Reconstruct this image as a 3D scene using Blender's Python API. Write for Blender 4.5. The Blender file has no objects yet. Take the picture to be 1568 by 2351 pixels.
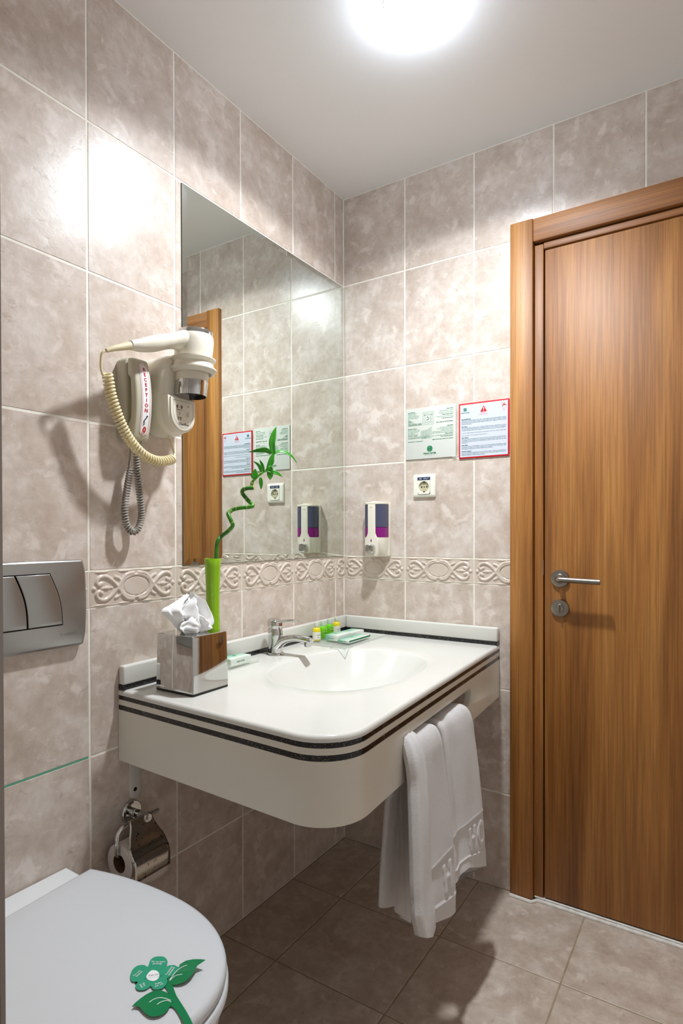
import bpy, bmesh, math, random
import numpy as np
from mathutils import Vector, Matrix, noise as mnoise

random.seed(7)
PI = math.pi
scene = bpy.context.scene
COL = scene.collection

# ------------------------------------------------------------------ camera, world, light, exposure
cam_d = bpy.data.cameras.new('camera')
cam = bpy.data.objects.new('camera', cam_d)
COL.objects.link(cam)
scene.camera = cam
cam_d.sensor_fit = 'HORIZONTAL'
cam_d.sensor_width = 24.0
cam_d.lens = 1362.63 / 1568 * 24.0
cam_d.shift_y = 61.33 / 1568
cam_d.clip_start = 0.02
_yaw, _pit, _rol = 0.57087, -0.008669, -0.001802
_f = Vector((-math.sin(_yaw) * math.cos(_pit), math.cos(_yaw) * math.cos(_pit), math.sin(_pit)))
_r = Vector((math.cos(_yaw), math.sin(_yaw), 0))
_u = _r.cross(_f)
_r2 = _r * math.cos(_rol) + _u * math.sin(_rol)
_u2 = _u * math.cos(_rol) - _r * math.sin(_rol)
cam.matrix_world = Matrix(((_r2.x, _u2.x, -_f.x, 1.17647), (_r2.y, _u2.y, -_f.y, -1.84889),
                           (_r2.z, _u2.z, -_f.z, 1.12556), (0, 0, 0, 1)))

world = bpy.data.worlds.new('world')
scene.world = world
world.use_nodes = True
world.node_tree.nodes['Background'].inputs[0].default_value = (0.05, 0.05, 0.05, 1)
world.node_tree.nodes['Background'].inputs[1].default_value = 1.0

scene.view_settings.view_transform = 'Standard'
scene.view_settings.look = 'None'
scene.view_settings.gamma = 1.0
scene.view_settings.use_curve_mapping = False
scene.view_settings.exposure = 0.12
scene.cycles.max_bounces = 9
scene.cycles.diffuse_bounces = 5
scene.cycles.glossy_bounces = 4
scene.cycles.transmission_bounces = 4
scene.cycles.transparent_max_bounces = 8
scene.cycles.blur_glossy = 1.0
scene.cycles.sample_clamp_indirect = 6.0
scene.cycles.use_denoising = True
scene.cycles.use_adaptive_sampling = True
scene.cycles.adaptive_threshold = 0.08

LAMP = (0.570, -0.600)          # centre of the ceiling downlight
LAMP_W = 100.0
LENS_E = 80.0

# ------------------------------------------------------------------ room numbers
ZC = 2.3515
XR, YF = 1.75, -2.30
ROWS = [0, .3022, .6322, .9622, 1.0432, 1.3732, 1.7032, 2.0332, ZC]   # index 3..4 is the relief band
TW = .2478


# ------------------------------------------------------------------ materials
def srgb(r, g, b):
    def c(v):
        v /= 255.0
        return v / 12.92 if v <= .04045 else ((v + .055) / 1.055) ** 2.4
    return (c(r), c(g), c(b), 1)


def base_mat(name):
    m = bpy.data.materials.new(name)
    m.use_nodes = True
    nt = m.node_tree
    return m, nt, nt.nodes['Principled BSDF']


def mat(name, col, rough=.5, metal=0.0, coat=0.0, trans=0.0, ior=1.45, sheen=0.0, emit=None, es=0.0, bump=None, spec=None, var=None, sss=0.0):
    m, nt, p = base_mat(name)
    p.inputs['Base Color'].default_value = srgb(*col)
    p.inputs['Roughness'].default_value = rough
    p.inputs['Metallic'].default_value = metal
    p.inputs['Coat Weight'].default_value = coat
    p.inputs['Coat Roughness'].default_value = .05
    p.inputs['Transmission Weight'].default_value = trans
    p.inputs['IOR'].default_value = ior
    p.inputs['Sheen Weight'].default_value = sheen
    if spec is not None:
        p.inputs['Specular IOR Level'].default_value = spec
    if sss:
        p.inputs['Subsurface Weight'].default_value = sss
        p.inputs['Subsurface Radius'].default_value = (.01, .01, .01)
    if emit:
        p.inputs['Emission Color'].default_value = srgb(*emit)
        p.inputs['Emission Strength'].default_value = es
    tc = nt.nodes.new('ShaderNodeTexCoord')
    if bump:
        n = nt.nodes.new('ShaderNodeTexNoise')
        n.inputs['Scale'].default_value = bump[0]
        n.inputs['Detail'].default_value = 3
        b = nt.nodes.new('ShaderNodeBump')
        b.inputs['Strength'].default_value = bump[1]
        b.inputs['Distance'].default_value = bump[2]
        nt.links.new(tc.outputs['Object'], n.inputs['Vector'])
        nt.links.new(n.outputs[0], b.inputs['Height'])
        nt.links.new(b.outputs[0], p.inputs['Normal'])
    if var:
        n = nt.nodes.new('ShaderNodeTexNoise')
        n.inputs['Scale'].default_value = var[0]
        n.inputs['Detail'].default_value = 4
        rp = nt.nodes.new('ShaderNodeValToRGB')
        rp.color_ramp.elements[0].position = var[2] if len(var) > 2 else .35
        rp.color_ramp.elements[1].position = var[3] if len(var) > 3 else .65
        rp.color_ramp.elements[0].color = srgb(*col)
        rp.color_ramp.elements[1].color = srgb(*var[1])
        nt.links.new(tc.outputs['Object'], n.inputs['Vector'])
        nt.links.new(n.outputs[0], rp.inputs[0])
        nt.links.new(rp.outputs[0], p.inputs['Base Color'])
    return m


def stone_mat(name, c_dark, c_mid, c_light, rough, scale=1.0, bump=.2, vein=True):
    """Travertine print: clouds, pale blotches, thin diagonal veins, small pits; every tile has its own cut of it."""
    m, nt, p = base_mat(name)
    L = nt.links.new
    def nd(t): return nt.nodes.new(t)
    tc = nd('ShaderNodeTexCoord'); oi = nd('ShaderNodeObjectInfo')
    mul = nd('ShaderNodeVectorMath'); mul.operation = 'SCALE'; mul.inputs[3].default_value = 41.0
    cmb = nd('ShaderNodeCombineXYZ')
    for k in range(3): L(oi.outputs['Random'], cmb.inputs[k])
    L(cmb.outputs[0], mul.inputs[0])
    add = nd('ShaderNodeVectorMath'); L(tc.outputs['Object'], add.inputs[0]); L(mul.outputs[0], add.inputs[1])
    def noise(sc, det, rgh=.55, dist=0.0, vec=None):
        n = nd('ShaderNodeTexNoise'); n.inputs['Scale'].default_value = sc * scale; n.inputs['Detail'].default_value = det
        n.inputs['Roughness'].default_value = rgh; n.inputs['Distortion'].default_value = dist
        L(vec or add.outputs[0], n.inputs['Vector']); return n.outputs[0]
    def ramp(src, stops):
        r = nd('ShaderNodeValToRGB'); e = r.color_ramp.elements
        e[0].position, e[0].color = stops[0]; e[1].position, e[1].color = stops[-1]
        for s in stops[1:-1]:
            x = e.new(s[0]); x.color = s[1]
        L(src, r.inputs[0]); return r.outputs[0]
    def mix(f, a, b):
        x = nd('ShaderNodeMix'); x.data_type = 'RGBA'
        L(f, x.inputs[0]); L(a, x.inputs[6])
        if isinstance(b, tuple): x.inputs[7].default_value = b
        else: L(b, x.inputs[7])
        return x.outputs[2]
    W, K = (1, 1, 1, 1), (0, 0, 0, 1)
    col = ramp(noise(12, 5, .66, .15), [(.32, srgb(*c_dark)), (.5, srgb(*c_mid)), (.68, srgb(*c_light))])
    lf = tuple(min(255, v + 14) for v in c_light)
    fm = ramp(noise(48, 4, .72, .0), [(.36, (.86, .85, .84, 1)), (.62, (1, 1, 1, 1))])
    mx = nd('ShaderNodeMix'); mx.data_type = 'RGBA'; mx.blend_type = 'MULTIPLY'; mx.inputs[0].default_value = .5
    L(col, mx.inputs[6]); L(fm, mx.inputs[7]); col = mx.outputs[2]
    blot = ramp(noise(19, 4, .6, .5), [(.56, K), (.68, (.6, .6, .6, 1))])
    col = mix(blot, col, srgb(*lf))
    mp = nd('ShaderNodeMapping'); mp.inputs['Rotation'].default_value = (.75, .7, .75); mp.inputs['Scale'].default_value = (1.0, .42, 1.0)
    L(add.outputs[0], mp.inputs['Vector'])
    dk = tuple(int(v * .80) for v in c_dark)
    vn = ramp(noise(62, 4, .68, .5, mp.outputs[0]), [(.60, K), (.74, (.5, .5, .5, 1))])
    if vein: col = mix(vn, col, srgb(*dk))
    flk = ramp(noise(120, 2, .5, 1.2, mp.outputs[0]), [(.68, K), (.74, (.45, .45, .45, 1))])
    col = mix(flk, col, srgb(*lf))
    pit = ramp(noise(190, 1), [(.74, K), (.84, (.5, .5, .5, 1))])
    col = mix(pit, col, srgb(*tuple(int(v * .7) for v in c_dark)))
    L(col, p.inputs['Base Color'])
    p.inputs['Roughness'].default_value = rough
    bp = nd('ShaderNodeBump'); bp.inputs['Strength'].default_value = bump; bp.inputs['Distance'].default_value = .0012
    hs = nd('ShaderNodeMath'); hs.operation = 'SUBTRACT'
    L(noise(70, 4, .7), hs.inputs[0]); L(vn, hs.inputs[1])
    L(hs.outputs[0], bp.inputs['Height']); L(bp.outputs[0], p.inputs['Normal'])
    return m


def wood_mat(name, axis, cd, cm, cl, rough=.5):
    m, nt, p = base_mat(name)
    L = nt.links.new
    def nd(t): return nt.nodes.new(t)
    g = nd('ShaderNodeNewGeometry')
    def noise(s_across, s_along, det, dist=0.0):
        mp = nd('ShaderNodeMapping')
        sc = [s_across] * 3; sc['xyz'.index(axis)] = s_along
        mp.inputs['Scale'].default_value = sc
        L(g.outputs['Position'], mp.inputs['Vector'])
        n = nd('ShaderNodeTexNoise'); n.inputs['Scale'].default_value = 1; n.inputs['Detail'].default_value = det
        n.inputs['Distortion'].default_value = dist; n.inputs['Roughness'].default_value = .6
        L(mp.outputs[0], n.inputs['Vector']); return n.outputs[0]
    def ramp(src, stops):
        r = nd('ShaderNodeValToRGB'); e = r.color_ramp.elements
        e[0].position, e[0].color = stops[0]; e[1].position, e[1].color = stops[-1]
        for s in stops[1:-1]:
            x = e.new(s[0]); x.color = s[1]
        L(src, r.inputs[0]); return r.outputs[0]
    big = ramp(noise(13, .7, 4, .5), [(.3, srgb(*cd)), (.5, srgb(*cm)), (.72, srgb(*cl))])
    fine = ramp(noise(230, 4, 4), [(.40, (.52, .50, .48, 1)), (.58, (1, 1, 1, 1))])
    mid = ramp(noise(60, 1.6, 3, .3), [(.35, (.72, .72, .72, 1)), (.6, (1, 1, 1, 1))])
    def mul(a, b, f):
        x = nd('ShaderNodeMix'); x.data_type = 'RGBA'; x.blend_type = 'MULTIPLY'; x.inputs[0].default_value = f
        L(a, x.inputs[6]); L(b, x.inputs[7]); return x.outputs[2]
    c = mul(mul(big, fine, .55), mid, .5)
    L(c, p.inputs['Base Color'])
    p.inputs['Roughness'].default_value = rough
    bp = nd('ShaderNodeBump'); bp.inputs['Strength'].default_value = .12; bp.inputs['Distance'].default_value = .0006
    L(noise(170, 5, 4), bp.inputs['Height']); L(bp.outputs[0], p.inputs['Normal'])
    return m


def speckle_mat(name, base, specks, scale=420, rough=.2):
    m, nt, p = base_mat(name)
    L = nt.links.new
    tc = nt.nodes.new('ShaderNodeTexCoord')
    v = nt.nodes.new('ShaderNodeTexVoronoi'); v.inputs['Scale'].default_value = scale
    L(tc.outputs['Object'], v.inputs['Vector'])
    lt = nt.nodes.new('ShaderNodeMath'); lt.operation = 'LESS_THAN'; lt.inputs[1].default_value = .24
    L(v.outputs['Distance'], lt.inputs[0])
    sep = nt.nodes.new('ShaderNodeSeparateColor'); L(v.outputs['Color'], sep.inputs[0])
    gt = nt.nodes.new('ShaderNodeMath'); gt.operation = 'GREATER_THAN'; gt.inputs[1].default_value = .72
    L(sep.outputs[0], gt.inputs[0])
    ml = nt.nodes.new('ShaderNodeMath'); ml.operation = 'MULTIPLY'; L(lt.outputs[0], ml.inputs[0]); L(gt.outputs[0], ml.inputs[1])
    x = nt.nodes.new('ShaderNodeMix'); x.data_type = 'RGBA'; L(ml.outputs[0], x.inputs[0])
    x.inputs[6].default_value = srgb(*base); x.inputs[7].default_value = srgb(*specks)
    L(x.outputs[2], p.inputs['Base Color']); p.inputs['Roughness'].default_value = rough
    return m


def gradient_mat(name, c0, c1, axis, lo, hi, rough=.35):
    """Printed carton that fades from one ink to white along one object axis."""
    m, nt, p = base_mat(name)
    L = nt.links.new
    tc = nt.nodes.new('ShaderNodeTexCoord'); sp = nt.nodes.new('ShaderNodeSeparateXYZ'); L(tc.outputs['Object'], sp.inputs[0])
    mr = nt.nodes.new('ShaderNodeMapRange'); mr.inputs[1].default_value = lo; mr.inputs[2].default_value = hi
    L(sp.outputs['XYZ'.index(axis)], mr.inputs[0])
    r = nt.nodes.new('ShaderNodeValToRGB'); r.color_ramp.elements[0].color = srgb(*c0); r.color_ramp.elements[1].color = srgb(*c1)
    L(mr.outputs[0], r.inputs[0]); L(r.outputs[0], p.inputs['Base Color']); p.inputs['Roughness'].default_value = rough
    return m


M = {}
M['tile'] = stone_mat('wall_tile_glaze', (193, 175, 161), (207, 191, 179), (220, 208, 199), .30)
M['border'] = mat('border_tile_glaze', (204, 188, 174), .3, var=(14, (212, 198, 185)), bump=(160, .06, .0006))
M['floor'] = stone_mat('floor_tile_glaze', (176, 158, 142), (190, 173, 158), (204, 190, 177), .42, 1.1, .18)
M['grout'] = mat('white_grout', (244, 240, 230), .6, bump=(300, .15, .0004), var=(40, (236, 229, 214)))
M['fgrout'] = mat('floor_grout', (162, 145, 120), .85, bump=(300, .2, .0006), var=(30, (146, 130, 106)))
M['bouncewall'] = mat('unseen_wall_bounce_white', (240, 239, 236), .35, var=(5, (236, 234, 230)))  # unseen walls made white instead of tile, to bounce more fill light
M['teal'] = mat('teal_grout_strip', (92, 168, 138), .35)
M['plaster'] = mat('ceiling_paint', (245, 245, 246), .8, var=(2.5, (247, 247, 248)))
M['silicone'] = mat('white_sealant', (232, 230, 226), .4, var=(60, (214, 208, 198)))
M['marble'] = mat('sill_marble', (206, 200, 188), .35, var=(20, (220, 214, 204)))
M['wood'] = wood_mat('oak_veneer_upright', 'z', (128, 78, 30), (164, 106, 47), (190, 132, 66))
M['woodx'] = wood_mat('oak_veneer_level', 'x', (136, 86, 44), (164, 108, 60), (184, 128, 76))
M['dark'] = mat('shadow_gap_black', (14, 12, 10), .8)
M['blackplastic'] = mat('black_plastic', (18, 18, 20), .35)
M['steel'] = mat('brushed_steel', (172, 172, 170), .32, 1.0, bump=(500, .04, .0003))
M['nickel'] = mat('satin_nickel', (150, 143, 134), .34, 1.0)
M['chrome'] = mat('polished_chrome', (205, 205, 203), .05, 1.0)
M['wornchrome'] = mat('worn_chrome', (190, 186, 178), .16, 1.0, var=(120, (70, 66, 58), .60, .70))
M['mirror'] = mat('silvered_glass', (224, 230, 224), .0, 1.0)
M['mirroredge'] = mat('mirror_edge_glass', (70, 92, 84), .15)
M['corian'] = mat('cast_white_resin', (212, 210, 203), .14, var=(6, (215, 213, 206)))
M['corianside'] = mat('cast_white_resin_side', (214, 208, 195), .28, var=(6, (218, 212, 199)))
M['granite'] = speckle_mat('black_speckled_inlay', (17, 17, 20), (196, 192, 182))
M['porcelain'] = mat('white_ceramic', (226, 227, 227), .13)
M['lid'] = mat('white_lid_plastic', (206, 207, 209), .2)
M['ivory'] = mat('ivory_plastic', (226, 219, 203), .34)
M['ivoryd'] = mat('ivory_plastic_plate', (220, 211, 194), .4)
M['phone'] = mat('phone_plastic', (186, 180, 160), .42)
M['cordy'] = mat('cream_cable', (228, 212, 168), .4)
M['cordg'] = mat('grey_cable', (150, 145, 136), .42)
M['strain'] = mat('cream_strain_relief', (214, 200, 166), .5)
M['white'] = mat('white_print', (238, 238, 238), .4)
M['acrylic'] = mat('white_acrylic_sign', (207, 209, 201), .18)
M['paperblue'] = mat('cool_white_sign', (203, 207, 219), .2)
M['red'] = mat('red_print', (196, 14, 30), .35)
M['pink'] = mat('light_red_print', (226, 110, 120), .45)
M['green'] = mat('green_print', (24, 110, 68), .45)
M['lgreen'] = mat('pale_green_print', (70, 146, 104), .5)
M['tealprint'] = mat('blue_green_print', (30, 100, 92), .5)
M['lteal'] = mat('pale_blue_green_print', (112, 168, 156), .5)
M['blackprint'] = mat('black_print', (20, 20, 20), .5)
M['greyprint'] = mat('grey_print', (110, 108, 104), .5)
M['navy'] = mat('navy_label_tape', (22, 40, 84), .35)
M['socket'] = mat('socket_white', (236, 233, 220), .22)
M['socketin'] = mat('socket_well', (190, 184, 152), .3)
M['terry'] = mat('white_terry', (240, 235, 233), .95, sheen=.8, bump=(760, .9, .004))
M['hem'] = mat('white_terry_weave', (244, 240, 238), .9, sheen=.3, bump=(300, .4, .0015))
M['tissue'] = mat('white_tissue', (244, 243, 242), .9, bump=(60, .25, .003))
M['roll'] = mat('toilet_paper', (218, 208, 200), .9, bump=(300, .15, .0008))
M['core'] = mat('brown_card_core', (96, 70, 44), .85)
M['vase'] = mat('lime_glass', (150, 200, 14), .16, coat=.4, trans=.25, sss=.0)
M['stalk'] = mat('bamboo_stalk', (58, 132, 24), .32, var=(30, (34, 100, 16)))
M['node'] = mat('bamboo_node', (186, 158, 106), .7)
M['leaf'] = mat('bamboo_leaf', (38, 128, 22), .36, var=(18, (70, 160, 40)))
M['stem'] = mat('bamboo_young_shoot', (110, 172, 62), .38)
M['yellow'] = mat('yellow_shampoo', (226, 204, 8), .12, coat=.5)
M['limebottle'] = mat('green_gel', (112, 205, 20), .12, coat=.5)
M['limelabel'] = mat('green_gel_label', (142, 205, 48), .35)
M['cap'] = mat('milky_cap', (222, 228, 206), .3, trans=.25)
M['capg'] = mat('milky_green_cap', (196, 216, 192), .3, trans=.25)
M['label'] = mat('bottle_label', (232, 230, 216), .4)
M['clear'] = mat('clear_acrylic', (236, 240, 230), .05)
M['clear'].node_tree.nodes['Principled BSDF'].inputs['Alpha'].default_value = .30
M['carton'] = mat('white_carton', (236, 236, 230), .35)
M['cartong'] = gradient_mat('green_fading_carton', (96, 176, 142), (238, 238, 232), 'X', .0, .05)
M['window'] = mat('smoky_blue_window', (92, 94, 122), .1, coat=.3, trans=.35)
M['liquid'] = mat('magenta_soap', (128, 4, 112), .1, coat=.4)
M['pump'] = mat('dark_pump', (44, 44, 70), .4)
M['tealcard'] = mat('mint_green_card', (40, 152, 116), .35)
M['greencard'] = mat('deep_green_card', (2, 120, 70), .22)
M['alu'] = mat('grey_aluminium', (150, 142, 138), .4, .6)
M['gasket'] = mat('dark_bronze_profile', (70, 66, 60), .5, .3)
M['bracket'] = mat('white_painted_steel', (206, 203, 196), .45, var=(70, (150, 96, 50), .68, .74))
M['lens'] = mat('lamp_opal_lens', (255, 255, 255), .4, emit=(226, 240, 255), es=LENS_E)
M['trim'] = mat('white_enamel', (238, 238, 238), .3)


# ------------------------------------------------------------------ geometry helpers
class G:
    def __init__(s): s.v = []; s.f = []
    def add(s, vs, fs):
        n = len(s.v); s.v += [tuple(v) for v in vs]; s.f += [tuple(i + n for i in f) for f in fs]; return s
    def join(s, g): return s.add(g.v, g.f)
    def map(s, fn): s.v = [tuple(fn(*v)) for v in s.v]; return s


def LW(r, u, o): return (o, r, u)        # left wall: right, up, out
def BW(r, u, o): return (r, -o, u)       # back wall (with the door)


def bev(g, off, seg=2, ang=35):
    bm = bmesh.new()
    vs = [bm.verts.new(v) for v in g.v]
    for f in g.f:
        try: bm.faces.new([vs[i] for i in f])
        except ValueError: pass
    bmesh.ops.remove_doubles(bm, verts=bm.verts, dist=1e-6)
    bmesh.ops.recalc_face_normals(bm, faces=bm.faces)
    es = [e for e in bm.edges if len(e.link_faces) == 2 and e.calc_face_angle(0) > math.radians(ang)]
    bmesh.ops.bevel(bm, geom=es, offset=off, segments=seg, profile=.5, affect='EDGES', clamp_overlap=True)
    bm.verts.index_update()
    o = G(); o.v = [tuple(v.co) for v in bm.verts]; o.f = [tuple(v.index for v in f.verts) for f in bm.faces]
    bm.free(); return o


def box(x0, x1, y0, y1, z0, z1, b=0, seg=2):
    g = G()
    g.add([(x, y, z) for z in (z0, z1) for y in (y0, y1) for x in (x0, x1)],
          [(0, 2, 3, 1), (4, 5, 7, 6), (0, 1, 5, 4), (2, 6, 7, 3), (0, 4, 6, 2), (1, 3, 7, 5)])
    return bev(g, b, seg) if b else g


def offset(pts, d):
    """Inset of a counter-clockwise closed outline."""
    n = len(pts); out = []
    for i in range(n):
        a, b, c = pts[i - 1], pts[i], pts[(i + 1) % n]
        e1 = Vector((b[0] - a[0], b[1] - a[1])); e2 = Vector((c[0] - b[0], c[1] - b[1]))
        if e1.length < 1e-9: e1 = e2
        if e2.length < 1e-9: e2 = e1
        e1.normalize(); e2.normalize()
        n1 = Vector((-e1.y, e1.x)); n2 = Vector((-e2.y, e2.x)); m = n1 + n2
        if m.length < 1e-6: m = n1.copy()
        m.normalize(); k = min(2.0, 1 / max(.3, m.dot(n1)))
        out.append((b[0] + m.x * d * k, b[1] + m.y * d * k))
    return out


def ccw(p):
    a = sum(p[i - 1][0] * p[i][1] - p[i][0] * p[i - 1][1] for i in range(len(p)))
    return p if a > 0 else p[::-1]


def rings(rs, close0=True, close1=True, loop=True):
    g = G(); n = len(rs[0])
    for r in rs: g.v += [tuple(p) for p in r]
    for j in range(len(rs) - 1):
        for i in range(n if loop else n - 1):
            k = (i + 1) % n
            g.f.append((j * n + i, j * n + k, (j + 1) * n + k, (j + 1) * n + i))
    if close0: g.f.append(tuple(range(n))[::-1])
    if close1: g.f.append(tuple((len(rs) - 1) * n + i for i in range(n)))
    return g


def prism(pts, o0, o1, b=0, seg=3):
    """Closed (r,u) outline pushed from o0 to o1, with a rounded front edge."""
    pts = ccw(list(pts))
    rs = [[(r, u, o0) for r, u in pts]]
    if b:
        for k in range(seg + 1):
            a = k / seg * PI / 2
            q = offset(pts, b * (1 - math.cos(a)))
            rs.append([(r, u, o1 - b + b * math.sin(a)) for r, u in q])
    else:
        rs.append([(r, u, o1) for r, u in pts])
    return rings(rs)


def rrect(r0, r1, u0, u1, rad, n=5):
    out = []
    for cx, cy, a0 in ((r1 - rad, u1 - rad, 0), (r0 + rad, u1 - rad, 90), (r0 + rad, u0 + rad, 180), (r1 - rad, u0 + rad, 270)):
        for k in range(n + 1):
            a = math.radians(a0 + 90 * k / n); out.append((cx + rad * math.cos(a), cy + rad * math.sin(a)))
    return out


def circle(cx, cy, r, n=24, ry=None):
    return [(cx + r * math.cos(2 * PI * k / n), cy + (ry or r) * math.sin(2 * PI * k / n)) for k in range(n)]


def frame(origin, d, up=(0, 0, 1)):
    d = Vector(d).normalized(); up = Vector(up)
    if abs(d.dot(up)) > .95: up = Vector((1, 0, 0))
    a = up.cross(d).normalized(); b = d.cross(a); o = Vector(origin)
    return lambda x, y, z: tuple(o + a * x + b * y + d * z)


def lathe(prof, n=32, fr=None, c0=False, c1=False):
    rs = [[(r * math.cos(2 * PI * k / n), r * math.sin(2 * PI * k / n), h) for k in range(n)] for r, h in prof]
    g = rings(rs, c0, c1)
    return g.map(fr) if fr else g


def catmull(P, n=8):
    P = [Vector(p) for p in P]; out = []
    for i in range(len(P) - 1):
        p0 = P[i - 1] if i else P[0] * 2 - P[1]; p1, p2 = P[i], P[i + 1]
        p3 = P[i + 2] if i + 2 < len(P) else P[-1] * 2 - P[-2]
        for k in range(n):
            t = k / n
            out.append(.5 * ((2 * p1) + (p2 - p0) * t + (2 * p0 - 5 * p1 + 4 * p2 - p3) * t * t + (3 * p1 - p0 - 3 * p2 + p3) * t ** 3))
    out.append(P[-1]); return out


def frames(path):
    path = [Vector(p) for p in path]; n = len(path); fr = []
    t0 = (path[1] - path[0]).normalized()
    a = t0.orthogonal().normalized()
    for i in range(n):
        t = (path[min(i + 1, n - 1)] - path[max(i - 1, 0)]).normalized()
        a = (a - t * a.dot(t)).normalized()
        fr.append((path[i], a, t.cross(a), t))
    return fr


def tube(path, rad, n=8, caps=True, flat=1.0):
    fr = frames(path); m = len(fr); rs = []
    for i, (p, a, b, t) in enumerate(fr):
        r = rad[min(i, len(rad) - 1)] if isinstance(rad, (list, tuple)) else (rad(i / (m - 1)) if callable(rad) else rad)
        rs.append([p + a * r * math.cos(2 * PI * k / n) + b * r * flat * math.sin(2 * PI * k / n) for k in range(n)])
    return rings(rs, caps, caps)


def helix(path, r, pitch, per=14):
    path = [Vector(p) for p in path]
    L = [0]
    for i in range(1, len(path)): L.append(L[-1] + (path[i] - path[i - 1]).length)
    fr = frames(path); turns = L[-1] / pitch; N = int(turns * per); out = []
    for k in range(N + 1):
        s = L[-1] * k / N
        i = max(j for j in range(len(L)) if L[j] <= s + 1e-9); i = min(i, len(L) - 2)
        w = (s - L[i]) / max(1e-9, L[i + 1] - L[i])
        p = fr[i][0].lerp(fr[i + 1][0], w); a = fr[i][1].lerp(fr[i + 1][1], w); b = fr[i][2].lerp(fr[i + 1][2], w)
        q = 2 * PI * turns * k / N
        out.append(p + a * r * math.cos(q) + b * r * math.sin(q))
    return out


def grid(fn, nu, nv):
    g = G()
    for j in range(nv + 1):
        for i in range(nu + 1): g.v.append(tuple(fn(i / nu, j / nv)))
    for j in range(nv):
        for i in range(nu):
            a = j * (nu + 1) + i; g.f.append((a, a + 1, a + nu + 2, a + nu + 1))
    return g


def sphere(c, r, n=12, m=8, sc=(1, 1, 1)):
    rs = [[(c[0] + r * sc[0] * math.sin(PI * j / m) * math.cos(2 * PI * k / n), c[1] + r * sc[1] * math.sin(PI * j / m) * math.sin(2 * PI * k / n),
            c[2] - r * sc[2] * math.cos(PI * j / m)) for k in range(n)] for j in range(m + 1)]
    return rings(rs, False, False)


_tc = {}
def text(s, size, align='LEFT', bold=0.0, shear=0.0, ext=0.0, space=1.0, res=2):
    """Lettering as mesh, baseline at the origin, in (r,u,o)."""
    key = (s, size, align, bold, shear, ext, space)
    if key not in _tc:
        cu = bpy.data.curves.new('lettering', 'FONT')
        cu.body = s; cu.size = size; cu.align_x = align; cu.resolution_u = res
        cu.offset = bold * size; cu.shear = shear; cu.extrude = ext; cu.space_character = space
        ob = bpy.data.objects.new('lettering', cu); COL.objects.link(ob)
        dg = bpy.context.evaluated_depsgraph_get()
        me = bpy.data.meshes.new_from_object(ob.evaluated_get(dg))
        _tc[key] = ([tuple(v.co) for v in me.vertices], [tuple(f.vertices) for f in me.polygons])
        bpy.data.objects.remove(ob); bpy.data.curves.remove(cu); bpy.data.meshes.remove(me)
    g = G(); g.add(*_tc[key]); return g


WL = {}
def mesh(name, g, m, smooth=40):
    me = bpy.data.meshes.new(name)
    me.from_pydata([tuple(v) for v in g.v], [], g.f)
    me.validate(); me.update()
    bm = bmesh.new(); bm.from_mesh(me); bmesh.ops.recalc_face_normals(bm, faces=bm.faces); bm.to_mesh(me); bm.free()
    me.materials.append(M[m] if isinstance(m, str) else m)
    if smooth:
        me.polygons.foreach_set('use_smooth', [True] * len(me.polygons))
        me.set_sharp_from_angle(angle=math.radians(smooth))
    return me


def part(name, g, m, parent=None, smooth=40, label=None):
    off = WL.get(parent.name, Vector()) if parent else Vector()
    h = G(); h.v = [(v[0] - off.x, v[1] - off.y, v[2] - off.z) for v in g.v]; h.f = g.f
    ob = bpy.data.objects.new(name, mesh(name, h, m, smooth)); COL.objects.link(ob)
    if parent: ob.parent = parent
    WL[ob.name] = off
    if label: ob['label'] = label
    return ob


def thing(name, label, cat, loc=(0, 0, 0), group=None):
    o = bpy.data.objects.new(name, None); COL.objects.link(o); o.location = loc; o.empty_display_size = .05
    o['label'] = label; o['category'] = cat
    if group: o['group'] = group
    WL[o.name] = Vector(loc); return o


def solo(name, g, m, label, cat, loc, group=None, smooth=40):
    """A thing that is one mesh, with its origin at loc."""
    h = G(); h.v = [(v[0] - loc[0], v[1] - loc[1], v[2] - loc[2]) for v in g.v]; h.f = g.f
    ob = bpy.data.objects.new(name, mesh(name, h, m, smooth)); COL.objects.link(ob); ob.location = loc
    ob['label'] = label; ob['category'] = cat
    if group: ob['group'] = group
    WL[ob.name] = Vector(loc); return ob


def struct(name, g=None, m=None, smooth=40):
    if g is None:
        ob = bpy.data.objects.new(name, None); COL.objects.link(ob); WL[ob.name] = Vector()
    else:
        ob = part(name, g, m, None, smooth)
    ob['kind'] = 'structure'; return ob


# ------------------------------------------------------------------ room shell
GR = .0009         # joint depth
def slab(x0, x1, y0, y1, z0, z1): return box(x0, x1, y0, y1, z0, z1)

wall_left = struct('wall_left', slab(-.12, -GR, YF - .12, .25, 0, ZC + .1), 'grout', 0)
DX0, DX1, DZ = .640, 1.606, 2.058       # door opening, hidden under the casing
g = slab(-GR, DX0, GR, .25, 0, ZC + .1); g.join(slab(DX1, XR, GR, .25, 0, ZC + .1)); g.join(slab(DX0, DX1, GR, .25, DZ, ZC + .1)); g.join(slab(DX0, DX1, .16, .25, 0, DZ))
wall_back = struct('wall_back', g, 'grout', 0)
wall_right = struct('wall_right', slab(XR, XR + .12, YF - .12, .25, 0, ZC + .1), 'bouncewall', 0)
wall_front = struct('wall_front', slab(0, XR, YF - .12, YF, 0, ZC + .1), 'bouncewall', 0)
ceiling = struct('ceiling', slab(-.12, XR + .12, YF - .12, .25, ZC, ZC + .1), 'plaster', 0)
floor = struct('floor', slab(-.12, XR + .12, YF - .12, .25, -.12, -GR), 'fgrout', 0)


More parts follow.
